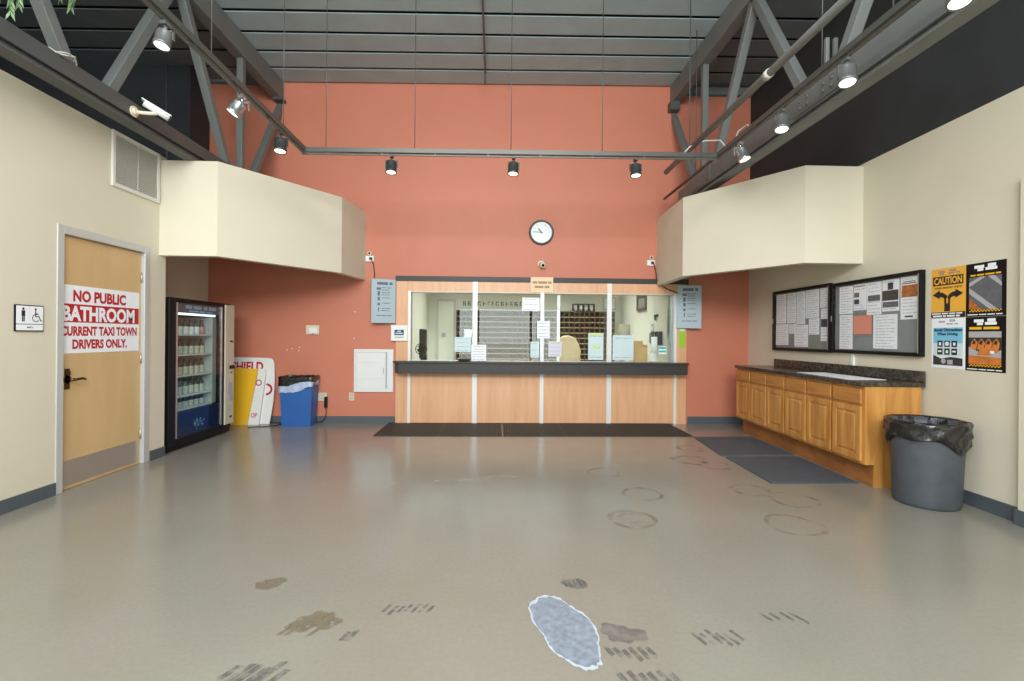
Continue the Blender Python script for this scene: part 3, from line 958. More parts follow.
# desk behind the glass
t = thing('office_desk', 'pale desk along the inside of the service window', 'desk', (0, YB+0.13, 0))
G('office').box(-1.44, 2.74, 0, 0.75, 0.74, 0.78).build('desk_top', t)
for x in (-1.38, 0.65, 2.66): G('kick').box(x-0.03, x+0.03, 0.05, 0.7, 0, 0.74).build('desk_support', t)

# paper above the window and things fixed on the jambs
t = thing('paper_notice', 'small peach paper notice taped over the black header bar', 'notice', (0.52, YB-0.047, 1.955))
G('paper_tan').box(0, 0.335, -0.002, 0, 0, 0.225).build('sheet', t)
g = G('ink_brown'); g.words(0.03, 0.31, 0.145, 0.034, -0.003, 0, 3, 0.022); g.words(0.06, 0.28, 0.08, 0.034, -0.003, 0, 5, 0.022); g.build('print', t)
t = thing('card_plaque', 'white card-payment plaque with blue emblem on the counter jamb', 'sign', (-1.53, YB-0.035, 1.215))
G('white').box(0, 0.245, -0.03, 0, 0, 0.235).build('plate', t, bevel=0.008)
g = G('navy', 'paper_blue'); g.box(0.055, 0.19, -0.032, -0.03, 0.085, 0.165, 0); g.box(0.07, 0.175, -0.0335, -0.032, 0.105, 0.12, 1); g.box(0.095, 0.15, -0.0335, -0.032, 0.135, 0.15, 1)
g.build('emblem', t)
G('ink_grey').box(0.06, 0.185, -0.0315, -0.03, 0.045, 0.065).build('print', t)
t = thing('lime_tag', 'lime green hanging tag on the maple jamb under the menu panel', 'tag', (2.765, YB-0.0315, 1.155))
G('lime').box(0, 0.09, -0.004, 0, 0, 0.245).build('card', t)
G('white').box(0.01, 0.08, -0.006, 0, 0.245, 0.275).build('clip', t)
# things behind or on the glass
def sheet(x0, x1, z0, z1, lab, m='paper', y=YB+0.02, lines=0, seed=1, extra=None, cat='paper', nm='paper_sheet', group=None):
    t = thing(nm, lab, cat, (x0, y, z0), 0, group)
    w, h = x1-x0, z1-z0
    G(m).box(0, w, -0.0015, 0, 0, h).build('sheet', t)
    if lines:
        g = G('ink_grey')
        for k in range(lines):
            z = h*(0.88 - 0.78*k/max(lines-1, 1))
            g.words(w*0.12, w*0.88, z, min(h*0.03, 0.012), -0.0025, 0, seed*31+k, 0.02)
        g.build('print', t)
    if extra:
        mm, rects = extra
        for a, b, c, dd in rects: G(mm).rect(a*w, b*w, c*h, dd*h, -0.003).build('label_strip', t)
    return t
sheet(-0.46, -0.348, 1.28, 1.40, 'small white card taped to glass left of the first mullion')
sheet(-0.35, -0.13, 0.93, 1.17, 'white paper sheet low on the first aluminium mullion', y=YB-0.038, lines=6, seed=2)
sheet(-0.60, -0.36, 1.06, 1.28, 'pale green paper on the glass above the card reader', 'paper_blue', lines=4, seed=3)
sheet(0.40, 0.66, 1.68, 1.88, 'white paper high on the glass under the peach notice', 'paper', lines=3, seed=4)
sheet(0.62, 0.81, 1.27, 1.53, 'white paper sheet midway up the middle mullion', 'paper', y=YB-0.038, lines=5, seed=5)
sheet(0.53, 0.66, 0.98, 1.22, 'pale paper on the glass left of the middle mullion', 'paper_blue', lines=3, seed=6)
sheet(0.80, 1.0, 1.0, 1.23, 'lavender paper with yellow band right of the middle mullion', 'paper_lav', y=YB+0.02, lines=4, seed=7, extra=('lime_pale', [(0.15, 0.85, 0.92, 0.98)]))
sheet(1.40, 1.63, 0.955, 1.36, 'tall pale blue notice with lime label left of the third mullion', 'paper_blue', lines=2, seed=8, extra=('lime_pale', [(0.06, 0.94, 0.90, 0.98), (0.30, 0.78, 0.42, 0.53)]))
sheet(1.77, 2.09, 0.955, 1.33, 'wide pale blue notice right of the third mullion', 'paper_blue', lines=2, seed=9)
sheet(2.47, 2.59, 1.05, 1.17, 'small teal and white sticker low on the last pane', 'paper', extra=('teal', [(0.05, 0.95, 0.62, 0.9), (0.05, 0.95, 0.2, 0.45)]), cat='sticker', nm='window_sticker')
t = thing('card_reader', 'small black card reader on the window ledge', 'card reader', (-0.45, YB-0.09, 0.926))
G('black').box(-0.085, 0.085, -0.05, 0.03, 0, 0.035).build('reader_body', t, bevel=0.01)
G('spot_grey').box(-0.05, 0.05, -0.04, 0.0, 0.035, 0.038).build('reader_screen', t)

t = thing('desk_fan', 'small black desk fan behind the glass at the window end', 'fan', (-1.13, YB+0.26, 0.78))
G('black').cone((0, 0, 0), (0, 0, 0.02), 0.07, 0.06).cone((0, 0, 0.02), (0, 0, 0.24), 0.014).build('stand', t)
g = G('black'); g.tube([(0.085*math.cos(a), -0.02+0.0, 0.31+0.085*math.sin(a)) for a in [2*PI*i/24 for i in range(25)]], 0.006)
for k in range(12):
    a = 2*PI*k/12
    g.tube([(0, -0.03, 0.31), (0.05*math.cos(a), -0.028, 0.31+0.05*math.sin(a)), (0.085*math.cos(a), -0.02, 0.31+0.085*math.sin(a))], 0.003, 5)
g.build('fan_guard', t)
g = G('black')
for k in range(4):
    a = PI*k/2
    g.poly([(0, -0.01, 0.31), (0.07*math.cos(a), -0.015, 0.31+0.07*math.sin(a)), (0.07*math.cos(a+0.9), 0.0, 0.31+0.07*math.sin(a+0.9))])
g.build('blades', t)
G('black').cone((0, 0.0, 0.31), (0, 0.08, 0.31), 0.045, 0.035).build('motor', t)
t = thing('computer_monitor', 'dark computer screen seen edge-on behind the desk fan', 'monitor', (-1.16, YB+0.42, 0.78))
G('black').box(-0.03, 0.03, 0, 0.42, 0.16, 0.62).build('screen', t, bevel=0.006)
G('black').box(-0.02, 0.06, 0.19, 0.23, 0.0, 0.2).build('neck', t)
G('black').box(-0.1, 0.12, 0.12, 0.3, 0, 0.015).build('foot', t)

# menu panels
def menu(x, z, rot, lab):
    t = thing('menu_panel', lab, 'menu', (x, YB-0.10, z), rot)
    w, h = 0.345, 0.64
    G('menu').box(-w/2, w/2, -0.012, 0.012, 0, h).build('panel', t, bevel=0.003)
    G('menu_ink').words(-w*0.27, w*0.36, h*0.90, 0.04, -0.0135, 0, 6, 0.026).build('heading', t)
    for k, f in enumerate((0.78, 0.67, 0.55, 0.43, 0.31)):
        hw = (0.03, 0.018, 0.016, 0.018, 0.008)[k]; hh = (0.018, 0.032, 0.026, 0.02, 0.03)[k]
        G('menu_ink').rect(-w*0.2-hw, -w*0.2+hw, h*f-hh, h*f+hh, -0.0135).build('icon', t)
        g = G('menu_ink')
        g.words(-w*0.08, w*0.28, h*f+0.014, 0.010, -0.0135, 0, 11+k, 0.012)
        if k in (0, 1, 4): g.words(-w*0.08, w*0.24, h*f-0.018, 0.010, -0.0135, 0, 21+k, 0.012)
        g.build('print', t)
    G('menu_ink').words(-w*0.3, w*0.36, h*0.17, 0.012, -0.0135, 0, 40, 0.012).build('print', t)
    G('black').box(-0.05, 0.05, 0.012, 0.04, h*0.5, h*0.6).build('wall_bracket', t)
    return t
menu(-1.63, 1.475, R(20), 'grey hanging menu panel beside the fan end of the counter')
menu(2.885, 1.44, R(-15), 'grey hanging menu panel above the lime tag')

# wall clock
t = thing('wall_clock', 'round white wall clock with dark rim on the terracotta wall', 'clock', (0.675, YB, 2.85))
g = G('clock_rim')
rim = [(0.155, -0.03), (0.165, -0.042), (0.178, -0.04), (0.186, -0.025), (0.186, 0.0)]
n = 48
rings = [[g.bm.verts.new((r*math.cos(2*PI*i/n), yy, r*math.sin(2*PI*i/n))) for i in range(n)] for r, yy in rim]
for a, b in zip(rings, rings[1:]):
    for i in range(n):
        j = (i+1) % n
        f = g.bm.faces.new((a[i], a[j], b[j], b[i])); f.smooth = True
g.build('rim', t)
g = G('clock_face'); g.cone((0, -0.03, 0), (0, -0.001, 0), 0.16, seg=48); g.build('dial', t)
g = G('ink_grey')
for k in range(12):
    a = PI/2 - 2*PI*(k+1)/12
    s = str(k+1)
    cx, cz = 0.122*math.cos(a), 0.122*math.sin(a)
    hw = 0.007*len(s)
    g.text(s, cx-hw, cx+hw, cz-0.011, cz+0.011, -0.0315, 0, 0.0)
    g.rect(0.146*math.cos(a)-0.002, 0.146*math.cos(a)+0.002, 0.146*math.sin(a)-0.004, 0.146*math.sin(a)+0.004, -0.0315)
g.build('numerals', t)
G('ink').bar((0, -0.034, 0), (-0.045, -0.034, 0.058), 0.011, 0.003, (0, 1, 0)).build('hour_hand', t)
G('ink').bar((0.02, -0.037, -0.001), (-0.115, -0.037, 0.006), 0.006, 0.003, (0, 1, 0)).build('minute_hand', t)
G('ink').cone((0, -0.04, 0), (0, -0.03, 0), 0.009, seg=14).build('hub', t)

# small camera below the clock
t = thing('security_camera', 'small beige bullet camera under the clock', 'camera', (0.675, YB, 2.365))
G('beige_plastic').cone((0, 0, 0.02), (0, -0.02, 0.02), 0.045).cone((0, -0.02, 0.02), (0.005, -0.06, 0.0), 0.016).build('mount', t)
G('beige_plastic').cone((0, 0.0+-0.04, 0.01), (0.02, -0.13, -0.02), 0.032, 0.036).build('camera_body', t)
G('black_gloss').cone((0.02, -0.13, -0.02), (0.0205, -0.134, -0.0212), 0.022).build('lens', t)

# outlets with eyeball cameras above the menus, cords down to them
def eye(x, z, lab_o, lab_c, lab_k, cord):
    t = thing('power_outlet', lab_o, 'outlet', (x, YB, z))
    G('white').box(-0.06, 0.06, -0.03, 0, -0.045, 0.04).build('cover_plate', t, bevel=0.004)
    G('ink').box(0.0, 0.04, -0.05, -0.03, -0.02, 0.015).build('plug', t)
    c = thing('security_camera', lab_c, 'camera', (x, YB, z+0.075))
    G('beige_plastic').cone((0, 0, 0), (0, -0.045, 0), 0.032, 0.028).build('camera_body', c)
    G('black_gloss').cone((0, -0.045, 0), (0, -0.055, 0), 0.018, 0.012).build('lens', c)
    tag(G('cable').tube(cord, 0.007).build('power_cable'), lab_k, 'cord')
eye(-1.855, 2.425, 'white outlet box with plug by the left soffit end', 'tiny round camera over the outlet by the left soffit', 'dark cord dropping from outlet to the fan-end menu panel',
    [(-1.835, YB-0.04, 2.42), (-1.80, YB-0.012, 2.34), (-1.785, YB-0.01, 2.2), (-1.79, YB-0.01, 2.0), (-1.80, YB-0.012, 1.85), (-1.74, YB-0.03, 1.83)])
eye(2.33, 2.42, 'white outlet box with plug by the right soffit end', 'tiny round camera over the outlet by the right soffit', 'dark cord looping from outlet to the lime-tag-side menu panel',
    [(2.36, YB-0.045, 2.42), (2.395, YB-0.05, 2.30), (2.41, YB-0.06, 2.16), (2.46, YB-0.06, 2.09), (2.56, YB-0.06, 2.03), (2.68, YB-0.06, 1.985), (2.76, YB-0.07, 1.95)])

# ================================================================== OFFICE CONTENTS
t = thing('pigeonhole_unit', 'brown wooden pigeonhole unit covering the office back wall', 'shelf unit', (-0.82, 10.18, 0))
g = G('brown')
w, z0, z1 = 3.36, 0.78, 1.84
g.box(0, w, 0.29, 0.31, 0, z1); g.box(0, 0.02, 0, 0.29, 0, z1); g.box(w-0.02, w, 0, 0.29, 0, z1); g.box(0.02, w-0.02, 0, 0.29, z1-0.02, z1); g.box(0.02, w-0.02, 0, 0.29, 0, 0.70)
g.build('carcass', t)
g = G('brown')
nc = 31
for k in range(1, nc): g.box(k*w/nc-0.009, k*w/nc+0.009, -0.004, 0.29, 0.70, z1-0.02)
g.build('dividers', t)
nr = 10
for k in range(nr):
    z = 0.70 + k*(z1-0.02-0.70)/nr
    g = G('brown', 'tan_edge'); g.box(0.02, w-0.02, 0.012, 0.29, z, z+0.01, 0); g.box(0.02, w-0.02, 0.0, 0.011, z-0.002, z+0.014, 1)
    g.build('shelf', t)
t = thing('trophy_rack', 'dark four-hole rack holding pale cups on the pigeonhole unit', 'rack', (1.66, 10.25, 1.84))
g = G('black')
g.box(0, 0.46, 0, 0.15, 0, 0.012); g.box(0, 0.46, 0, 0.15, 0.15, 0.165)
for k in range(5): g.box(k*0.115-0.005+ (0.005 if k == 0 else 0), k*0.115+0.005, 0, 0.15, 0.012, 0.15)
g.build('rack', t)
for k in range(4):
    o = G('white').lathe([(0.025, 0), (0.036, 0.02), (0.042, 0.085), (0.035, 0.11)], seg=14).build('pale_cup', loc=(1.66+0.0575+k*0.115, 10.32, 1.8525))
    tag(o, 'pale round cup sitting in the dark four-hole rack', 'cup', 'cups in the dark rack')
t = thing('picture_frame', 'thin grey picture frame on the office back wall', 'picture', (2.36, 10.5, 1.90))
g = G('kick'); g.box(0, 0.27, -0.02, 0, 0, 0.02); g.box(0, 0.27, -0.02, 0, 0.25, 0.27); g.box(0, 0.02, -0.02, 0, 0.02, 0.25); g.box(0.25, 0.27, -0.02, 0, 0.02, 0.25); g.build('frame', t)
G('paper').box(0.02, 0.25, -0.01, 0, 0.02, 0.25).build('picture', t)
t = thing('picture_frame', 'dark framed picture on the office side wall', 'picture', (2.75, 9.24, 1.80), R(-90))
g = G('brown'); w, h = 0.56, 0.30
g.box(0, w, -0.03, 0, 0, 0.05); g.box(0, w, -0.03, 0, h-0.05, h+0.06); g.box(0, 0.06, -0.03, 0, 0.05, h-0.05); g.box(w-0.06, w, -0.03, 0, 0.05, h-0.05); g.build('frame', t)
G('felt').box(0.06, w-0.06, -0.012, 0, 0.05, h-0.05).build('picture', t)
# sign reflection in the glass, modelled as dark blocks on the office wall
t = thing('reflected_lettering', 'row of dark reflected sign letters modelled on the office wall above the pigeonholes', 'lettering', (-0.70, 10.5, 1.95))
g = G('photo_grey'); rnd = random.Random(12)
x = 0.0
while x < 1.25:
    wd = rnd.choice((0.04, 0.06, 0.07)); hh = 0.095
    g.box(x, x+wd*0.3, -0.008, 0, 0, hh); 
    if rnd.random() < 0.7: g.box(x+wd*0.3, x+wd, -0.008, 0, hh*0.8, hh)
    if rnd.random() < 0.6: g.box(x+wd*0.3, x+wd, -0.008, 0, hh*0.4, hh*0.58)
    if rnd.random() < 0.5: g.box(x+wd*0.7, x+wd, -0.008, 0, 0, hh*0.4)
    x += wd + 0.045
g.build('letters', t)
# chair with a beige cover
t = thing('office_chair', 'round-topped beige covered chair behind the service window', 'chair', (1.27, 8.28, 0))
g = G('beige_cloth')
prof = [(-0.17, 0.55), (-0.19, 0.8), (-0.19, 1.02), (-0.185, 1.20), (-0.15, 1.285), (-0.09, 1.315), (-0.02, 1.322), (0.06, 1.30), (0.12, 1.255), (0.17, 1.17), (0.205, 1.06), (0.195, 0.98), (0.20, 0.8), (0.185, 0.55)]
g.slab(prof[::-1], -0.06, 0.06)
bk = g.build('backrest', t, bevel=0.03, smooth=True)
G('beige_cloth').box(-0.22, 0.22, -0.02, 0.42, 0.44, 0.53).build('seat', t, bevel=0.03)
G('black').cone((0, 0.2, 0.08), (0, 0.2, 0.44), 0.03).build('post', t)
g = G('black')
for k in range(5):
    a = 2*PI*k/5
    g.bar((0, 0.2, 0.08), (0.27*math.cos(a), 0.2+0.27*math.sin(a), 0.05), 0.04, 0.03)
    g.cone((0.27*math.cos(a), 0.2+0.27*math.sin(a)-0.015, 0.028), (0.27*math.cos(a), 0.2+0.27*math.sin(a)+0.015, 0.028), 0.028, seg=12)
g.build('star_base', t)
t = thing('table_lamp', 'small lamp with beige drum shade on the office desk', 'lamp', (2.12, 7.85, 0.78))
G('kick').cone((0, 0, 0), (0, 0, 0.02), 0.07).cone((0, 0, 0.02), (0, 0, 0.55), 0.012).build('stand', t)
G('lamp_shade').cone((0, 0, 0.52), (0, 0, 0.73), 0.098, 0.085).build('lamp_shade', t)
t = thing('cardboard_box', 'open brown cardboard box on the office desk', 'box', (2.36, 7.88, 0.78))
g = G('cardboard'); g.box(-0.11, 0.11, -0.12, 0.12, 0, 0.005); g.box(-0.11, -0.105, -0.12, 0.12, 0, 0.40); g.box(0.105, 0.11, -0.12, 0.12, 0, 0.40); g.box(-0.11, 0.11, -0.12, -0.115, 0, 0.36); g.box(-0.11, 0.11, 0.115, 0.12, 0, 0.46)
g.build('carton', t)
t = thing('paper_towel_roll', 'white paper towel roll on a stand at the desk end', 'paper towel', (2.55, 7.66, 0.78))
G('kick').cone((0, 0, 0), (0, 0, 0.015), 0.065).cone((0, 0, 0), (0, 0, 0.60), 0.006).build('stand', t)
G('paper').cone((0, 0, 0.015), (0, 0, 0.27), 0.052).cone((0, 0, 0.28), (0, 0, 0.53), 0.048).build('roll', t)
t = thing('wall_phone', 'dark telephone box on the office side wall', 'phone', (2.75, 8.18, 1.18), R(-90))
G('photo_dark').box(0, 0.34, -0.09, 0, 0, 0.22).build('phone_body', t, bevel=0.01)
G('spot_grey').box(0.04, 0.10, -0.13, -0.09, 0.02, 0.2).build('handset', t, bevel=0.01)
t = thing('key_hanger', 'small dark hook with keys above the office phone', 'hook', (2.75, 8.22, 1.64), R(-90))
G('black').box(0, 0.16, -0.02, 0, 0.02, 0.05).build('hook_plate', t)
G('black').box(0.04, 0.09, -0.03, -0.02, -0.05, 0.03).build('key', t)
t = thing('light_switch', 'pale light switch on the office side wall', 'switch', (2.75, 8.42, 1.38), R(-90))
G('ink_grey').box(0, 0.14, -0.01, 0, 0, 0.16).build('cover_plate', t); G('white').box(0.05, 0.09, -0.018, -0.01, 0.05, 0.11).build('toggle', t)

# ================================================================== FLOOR MATS
def counter_mat():
    g = G('rubber')
    w, d = 0.804, 0.93
    for k in range(26):
        x = k*w/25
        g.box(x-0.008, x+0.008, 0, d, 0, 0.011)
    for k in range(12):
        y = k*d/11
        g.box(-0.008, w+0.008, y-0.008, y+0.008, 0, 0.008)
    g.box(-0.008, w+0.008, 0, d, 0, 0.003)
    return g
spots_m = [(-1.555, 'perforated black rubber mat under the counter end by the wall panel'), (-0.72, 'perforated black rubber mat, second from the wall-panel end'), (0.115, 'perforated black rubber mat in the middle of the counter strip'),
           (0.95, 'perforated black rubber mat, second from the cabinet end'), (1.785, 'perforated black rubber mat nearest the wooden cabinets')]
o = None
for x, lab in spots_m:
    if o is None:
        o = counter_mat().build('rubber_mat'); c = o
    else:
        c = o.copy(); COL.objects.link(c)
    c.location = (x+0.01, 6.265, 0.001)
    tag(c, lab, 'mat', 'rubber mats along the counter')
def floor_mat_obj(pts, lab):
    gg = G('mat_grey')
    gg.prism(pts, 0.0015, 0.010)
    cx = sum(p[0] for p in pts)/4; cy = sum(p[1] for p in pts)/4
    q = [(cx+(p[0]-cx)*0.95, cy+(p[1]-cy)*0.95) for p in pts]
    gg.prism(q, 0.010, 0.0115)
    return tag(gg.build('floor_mat', bevel=0.002), lab, 'mat', 'slate mats by the cabinets')
floor_mat_obj([(2.50, 5.24), (3.345, 5.26), (3.38, 6.215), (2.60, 6.215)], 'slate grey floor mat by the cabinets, nearer the terracotta wall')
floor_mat_obj([(2.48, 4.23), (3.29, 4.24), (3.335, 5.19), (2.52, 5.18)], 'slate blue-grey floor mat by the cabinets, nearer the trash can')

# ================================================================== BASE CABINETS (local x along the wall towards the camera)
cab_o = Vector((3.375, 6.62, 0))
ca = math.atan2(4.13-6.62, 3.24-3.375)          # front line
cl = math.hypot(4.13-6.62, 3.24-3.375)
CDn, CDf = 0.512, 0.445
def depth(s): return CDf + (CDn-CDf)*s/cl        # to the wall
UW = cl/6
names6 = ['first', 'second', 'third', 'fourth', 'fifth', 'last']
def raised_door(g, x0, x1, z0, z1, y):
    s = 0.055
    g.box(x0, x0+s, y, y+0.018, z0, z1); g.box(x1-s, x1, y, y+0.018, z0, z1)
    g.box(x0+s, x1-s, y, y+0.018, z0, z0+s); g.box(x0+s, x1-s, y, y+0.018, z1-s, z1)
    g.box(x0+s, x1-s, y+0.009, y+0.018, z0+s, z1-s)
    a, b, c, dd = x0+s+0.012, x1-s-0.012, z0+s+0.012, z1-s-0.012
    e = 0.018
    o = [(a,c),(b,c),(b,dd),(a,dd)]; i_ = [(a+e,c+e),(b-e,c+e),(b-e,dd-e),(a+e,dd-e)]
    for k in range(4):
        j = (k+1) % 4
        g.poly([(o[k][0], y+0.009, o[k][1]), (o[j][0], y+0.009, o[j][1]), (i_[j][0], y+0.002, i_[j][1]), (i_[k][0], y+0.002, i_[k][1])])
    g.poly([(i_[k][0], y+0.002, i_[k][1]) for k in range(4)])
for k in range(3):
    lab = ('honey oak base cabinet nearest the terracotta wall', 'middle honey oak base cabinet of the three', 'honey oak base cabinet beside the grey trash can')[k]
    s0 = k*2*UW
    loc = cab_o + Vector((math.cos(ca), math.sin(ca), 0))*s0
    t = thing('base_cabinet', lab, 'cabinet', loc, ca, 'base cabinets along the cream wall')
    w = 2*UW
    dn = min(depth(s0), depth(s0+w)) - 0.006
    g = G('oak', 'oak_dark')
    g.box(0.001, w-0.001, 0.02, dn, 0.2, 0.885, 0)
    g.build('carcass', t, bevel=0.002)
    g = G('oak_dark'); g.box(0.001, w-0.001, 0.085, dn, 0, 0.2); g.build('toe_kick', t)
    g = G('oak')
    fx = [0.0, w/2-0.02, w-0.035]
    g.box(0.001, 0.03, 0.0, 0.02, 0.2, 0.885); g.box(w-0.03, w-0.001, 0, 0.02, 0.2, 0.885); g.box(w/2-0.015, w/2+0.015, 0, 0.02, 0.2, 0.885)
    g.box(0.03, w-0.03, 0, 0.02, 0.855, 0.885); g.box(0.03, w-0.03, 0, 0.02, 0.70, 0.735); g.box(0.03, w-0.03, 0, 0.02, 0.2, 0.24)
    g.build('face_frame', t)
    for q in range(2):
        x0 = 0.016 + q*w/2; x1 = x0 + w/2 - 0.032
        g = G('oak_h'); g.box(x0, x1, -0.019, -0.001, 0.727, 0.862); g.build('drawer_front', t, bevel=0.006)
        g = G('oak'); raised_door(g, x0, x1, 0.225, 0.705, -0.019); g.build('door', t, bevel=0.003)
    if k == 2:
        g = G('oak'); g.box(w-0.001, w+0.017, 0.0, dn, 0.2, 0.885); g.box(w-0.001, w+0.017, 0.085, dn, 0, 0.2); g.build('end_panel', t)
t = thing('countertop', 'speckled dark stone countertop with backsplash over the oak cabinets', 'countertop', cab_o, ca)
L_ = cl + 0.03
g = G('granite'); g.prism([(0.0, -0.035), (L_, -0.035), (L_, CDn-0.002), (0.0, CDf-0.002)], 0.886, 0.925); g.build('slab', t, bevel=0.004)
g = G('granite'); g.prism([(0.16, CDf-0.022), (L_, CDn-0.025), (L_, CDn-0.003), (0.16, CDf-0.001)], 0.9255, 1.025); g.build('backsplash', t, bevel=0.003)
t = thing('paper_sheet', 'large white paper sheet lying on the dark stone countertop', 'paper', cab_o + Vector((math.cos(ca), math.sin(ca), 0))*1.35, ca)
G('paper').prism([(0, 0.06), (0.9, 0.02), (0.92, 0.36), (0.02, 0.36)], 0.9255, 0.928).build('sheet', t)

# ================================================================== GREY TRASH CAN
t = thing('trash_can', 'large grey round trash can with black bag by the cabinets', 'trash can', (3.445, 3.735, 0))
g = G('grey_bin')
g.lathe([(0.20, 0), (0.208, 0.006), (0.215, 0.03), (0.232, 0.45), (0.24, 0.60), (0.24, 0.632), (0.252, 0.637), (0.252, 0.655), (0.236, 0.655), (0.228, 0.6), (0.2, 0.05), (0.05, 0.04)], seg=48)
g.build('can_body', t)
rnd = random.Random(2)
ph = [rnd.uniform(0, 6.28) for _ in range(8)]
tab = {}
def jit(k, a, r, z):
    s = math.sin
    wr = 0.006*s(7*a+ph[0]+k*0.9) + 0.005*s(13*a+ph[1]-k*1.3) + 0.003*s(23*a+ph[2]+k*2.1)
    dz = 0.0
    if k == 0: dz = 0.045*s(2*a+ph[3]) + 0.02*s(5*a+ph[4]) ; wr *= 0.6
    if k == 1: dz = 0.03*s(2*a+ph[3]) + 0.01*s(5*a+ph[4])
    if 2 <= k <= 5: dz = 0.006*s(9*a+ph[5]+k)
    return r + wr + 0.006, z + dz
prof = [(0.243, 0.495), (0.253, 0.51), (0.252, 0.545), (0.262, 0.575), (0.256, 0.605), (0.266, 0.632), (0.262, 0.657), (0.250, 0.667), (0.232, 0.655), (0.222, 0.60), (0.21, 0.45), (0.19, 0.25), (0.04, 0.22)]
g = G('bag'); g.lathe(prof, seg=96, jit=jit, caps=False)
g.build('bag_liner', t)

# ================================================================== NOTICE BOARDS ON THE CREAM WALL
def on_right(y, z, off=0.0):
    n = Vector((-math.sin(RR), math.cos(RR), 0))   # local +y = into the wall
    return Vector((xr(y), y, z)) - n*off
def case(y0, y1, z0, z1, lab):
    t = thing('notice_board', lab, 'notice board', on_right(y0, z0), RR)
    w, h = y0-y1, z1-z0
    g = G('black')
    f = 0.035; dp = -0.045
    g.box(0, w, dp, 0, 0, f); g.box(0, w, dp, 0, h-f, h); g.box(0, f, dp, 0, f, h-f); g.box(w-f, w, dp, 0, f, h-f)
    g.build('frame', t, bevel=0.004)
    G('felt').box(f, w-f, -0.012, 0, f, h-f).build('backing', t)
    G('case_pane').box(f, w-f, -0.038, -0.035, f, h-f).build('glass_door', t)
    G('alum').box(0.012, 0.024, dp-0.004, dp, h*0.45, h*0.53).build('lock', t)
    G('alum').box(w-0.028, w-0.022, dp-0.003, dp, 0.03, h-0.03).build('hinge_strip', t)
    return t
case(6.46, 5.295, 1.145, 1.93, 'black glazed notice board farther from the trash can, full of white sheets')
case(5.275, 4.095, 1.15, 1.915, 'black glazed notice board with salmon sheet and photos, nearer the posters')
def pinned(y0, y1, z0, z1, lab, m='paper', lines=6, seed=1, blocks=(), off=0.013, tilt=0):
    y0, y1 = [5.295+(v-5.345)*(1.165/1.255) if v > 5.33 else 4.095+(v-4.115)*(1.18/1.21) for v in (y0, y1)]
    t = thing('pinned_sheet', lab, 'paper', on_right(y0, z0, off), RR)
    w, h = y0-y1, z1-z0
    G(m).box(0, w, -0.0012, 0, 0, h).build('sheet', t)
    if lines:
        g = G('ink_faint')
        for k in range(lines):
            z = h*(0.93 - 0.86*k/max(lines-1, 1))
            skip = any(b[2]-0.02 < z/h < b[3]+0.02 for b in blocks)
            if not skip: g.words(w*0.1, w*(0.9 if k % 3 else 0.7), z, 0.008, -0.0022, 0, seed*17+k, 0.014)
        g.build('print', t)
    for b in blocks:
        g = G(b[4]); g.rect(b[0]*w, b[1]*w, b[2]*h, b[3]*h, -0.0026); g.build('picture', t)
    return t
F = 6.60
# far board, columns counted from the terracotta wall
pinned(6.55, 6.30, 1.50, 1.885, 'upper white sheet in the first column of the farther notice board', lines=14, seed=1)
pinned(6.55, 6.24, 1.215, 1.49, 'lower white sheet in the first column of the farther notice board', lines=9, seed=2, off=0.016)
pinned(6.28, 6.07, 1.50, 1.885, 'upper white sheet in the second column of the farther notice board', lines=13, seed=3)
pinned(6.235, 6.06, 1.36, 1.49, 'short lower white sheet in the second column of the farther notice board', lines=5, seed=4)
pinned(6.06, 5.87, 1.48, 1.885, 'upper white sheet in the third column of the farther notice board', lines=15, seed=5)
pinned(6.10, 5.80, 1.20, 1.47, 'low white sheet with bright spot in the third column of the farther notice board', lines=8, seed=6, off=0.016)
pinned(5.86, 5.585, 1.55, 1.885, 'upper white sheet in the fourth column of the farther notice board', lines=12, seed=7)
pinned(5.79, 5.58, 1.35, 1.545, 'lower white sheet in the fourth column of the farther notice board', lines=7, seed=8)
pinned(5.565, 5.39, 1.66, 1.885, 'white sheet high in the last column of the farther notice board', lines=8, seed=9)
pinned(5.55, 5.39, 1.275, 1.65, 'white sheet with dark blue picture in the last column of the farther board', lines=10, seed=10, blocks=((0.04, 0.9, 0.43, 0.68, 'photo_navy'),))
# near board
pinned(5.22, 5.01, 1.57, 1.865, 'white sheet at the top of the first column of the nearer notice board', lines=10, seed=11)
pinned(5.215, 5.01, 1.195, 1.56, 'white sheet at the bottom of the first column of the nearer notice board', lines=13, seed=12)
pinned(5.00, 4.81, 1.60, 1.87, 'white sheet with two small photos in the nearer notice board', lines=8, seed=13, blocks=((0.06, 0.45, 0.50, 0.68, 'photo_grey'), (0.06, 0.45, 0.24, 0.42, 'photo_navy'), (0.05, 0.9, 0.9, 0.93, 'ink')))
pinned(4.805, 4.61, 1.545, 1.87, 'white sheet with one wide grey photo in the nearer notice board', lines=9, seed=14, blocks=((0.08, 0.92, 0.42, 0.60, 'photo_grey'),))
pinned(4.60, 4.39, 1.57, 1.872, 'white sheet with portrait photo and dark text block in the nearer board', lines=8, seed=15, blocks=((0.33, 0.66, 0.68, 0.9, 'photo_navy'), (0.02, 0.96, 0.34, 0.66, 'photo_dark'), (0.04, 0.96, 0.12, 0.30, 'photo_grey')))
pinned(4.375, 4.17, 1.485, 1.875, 'white sheet with amber night photo in the nearer notice board', lines=12, seed=16, blocks=((0.06, 0.94, 0.52, 0.80, 'photo_amber'), (0.25, 0.7, 0.05, 0.085, 'ink'), (0.12, 0.8, 0.87, 0.89, 'ink'), (0.05, 0.85, 0.83, 0.85, 'ink')))
pinned(4.99, 4.73, 1.35, 1.545, 'salmon pink sheet in the nearer notice board', 'paper_pink', lines=0, seed=17, off=0.018)
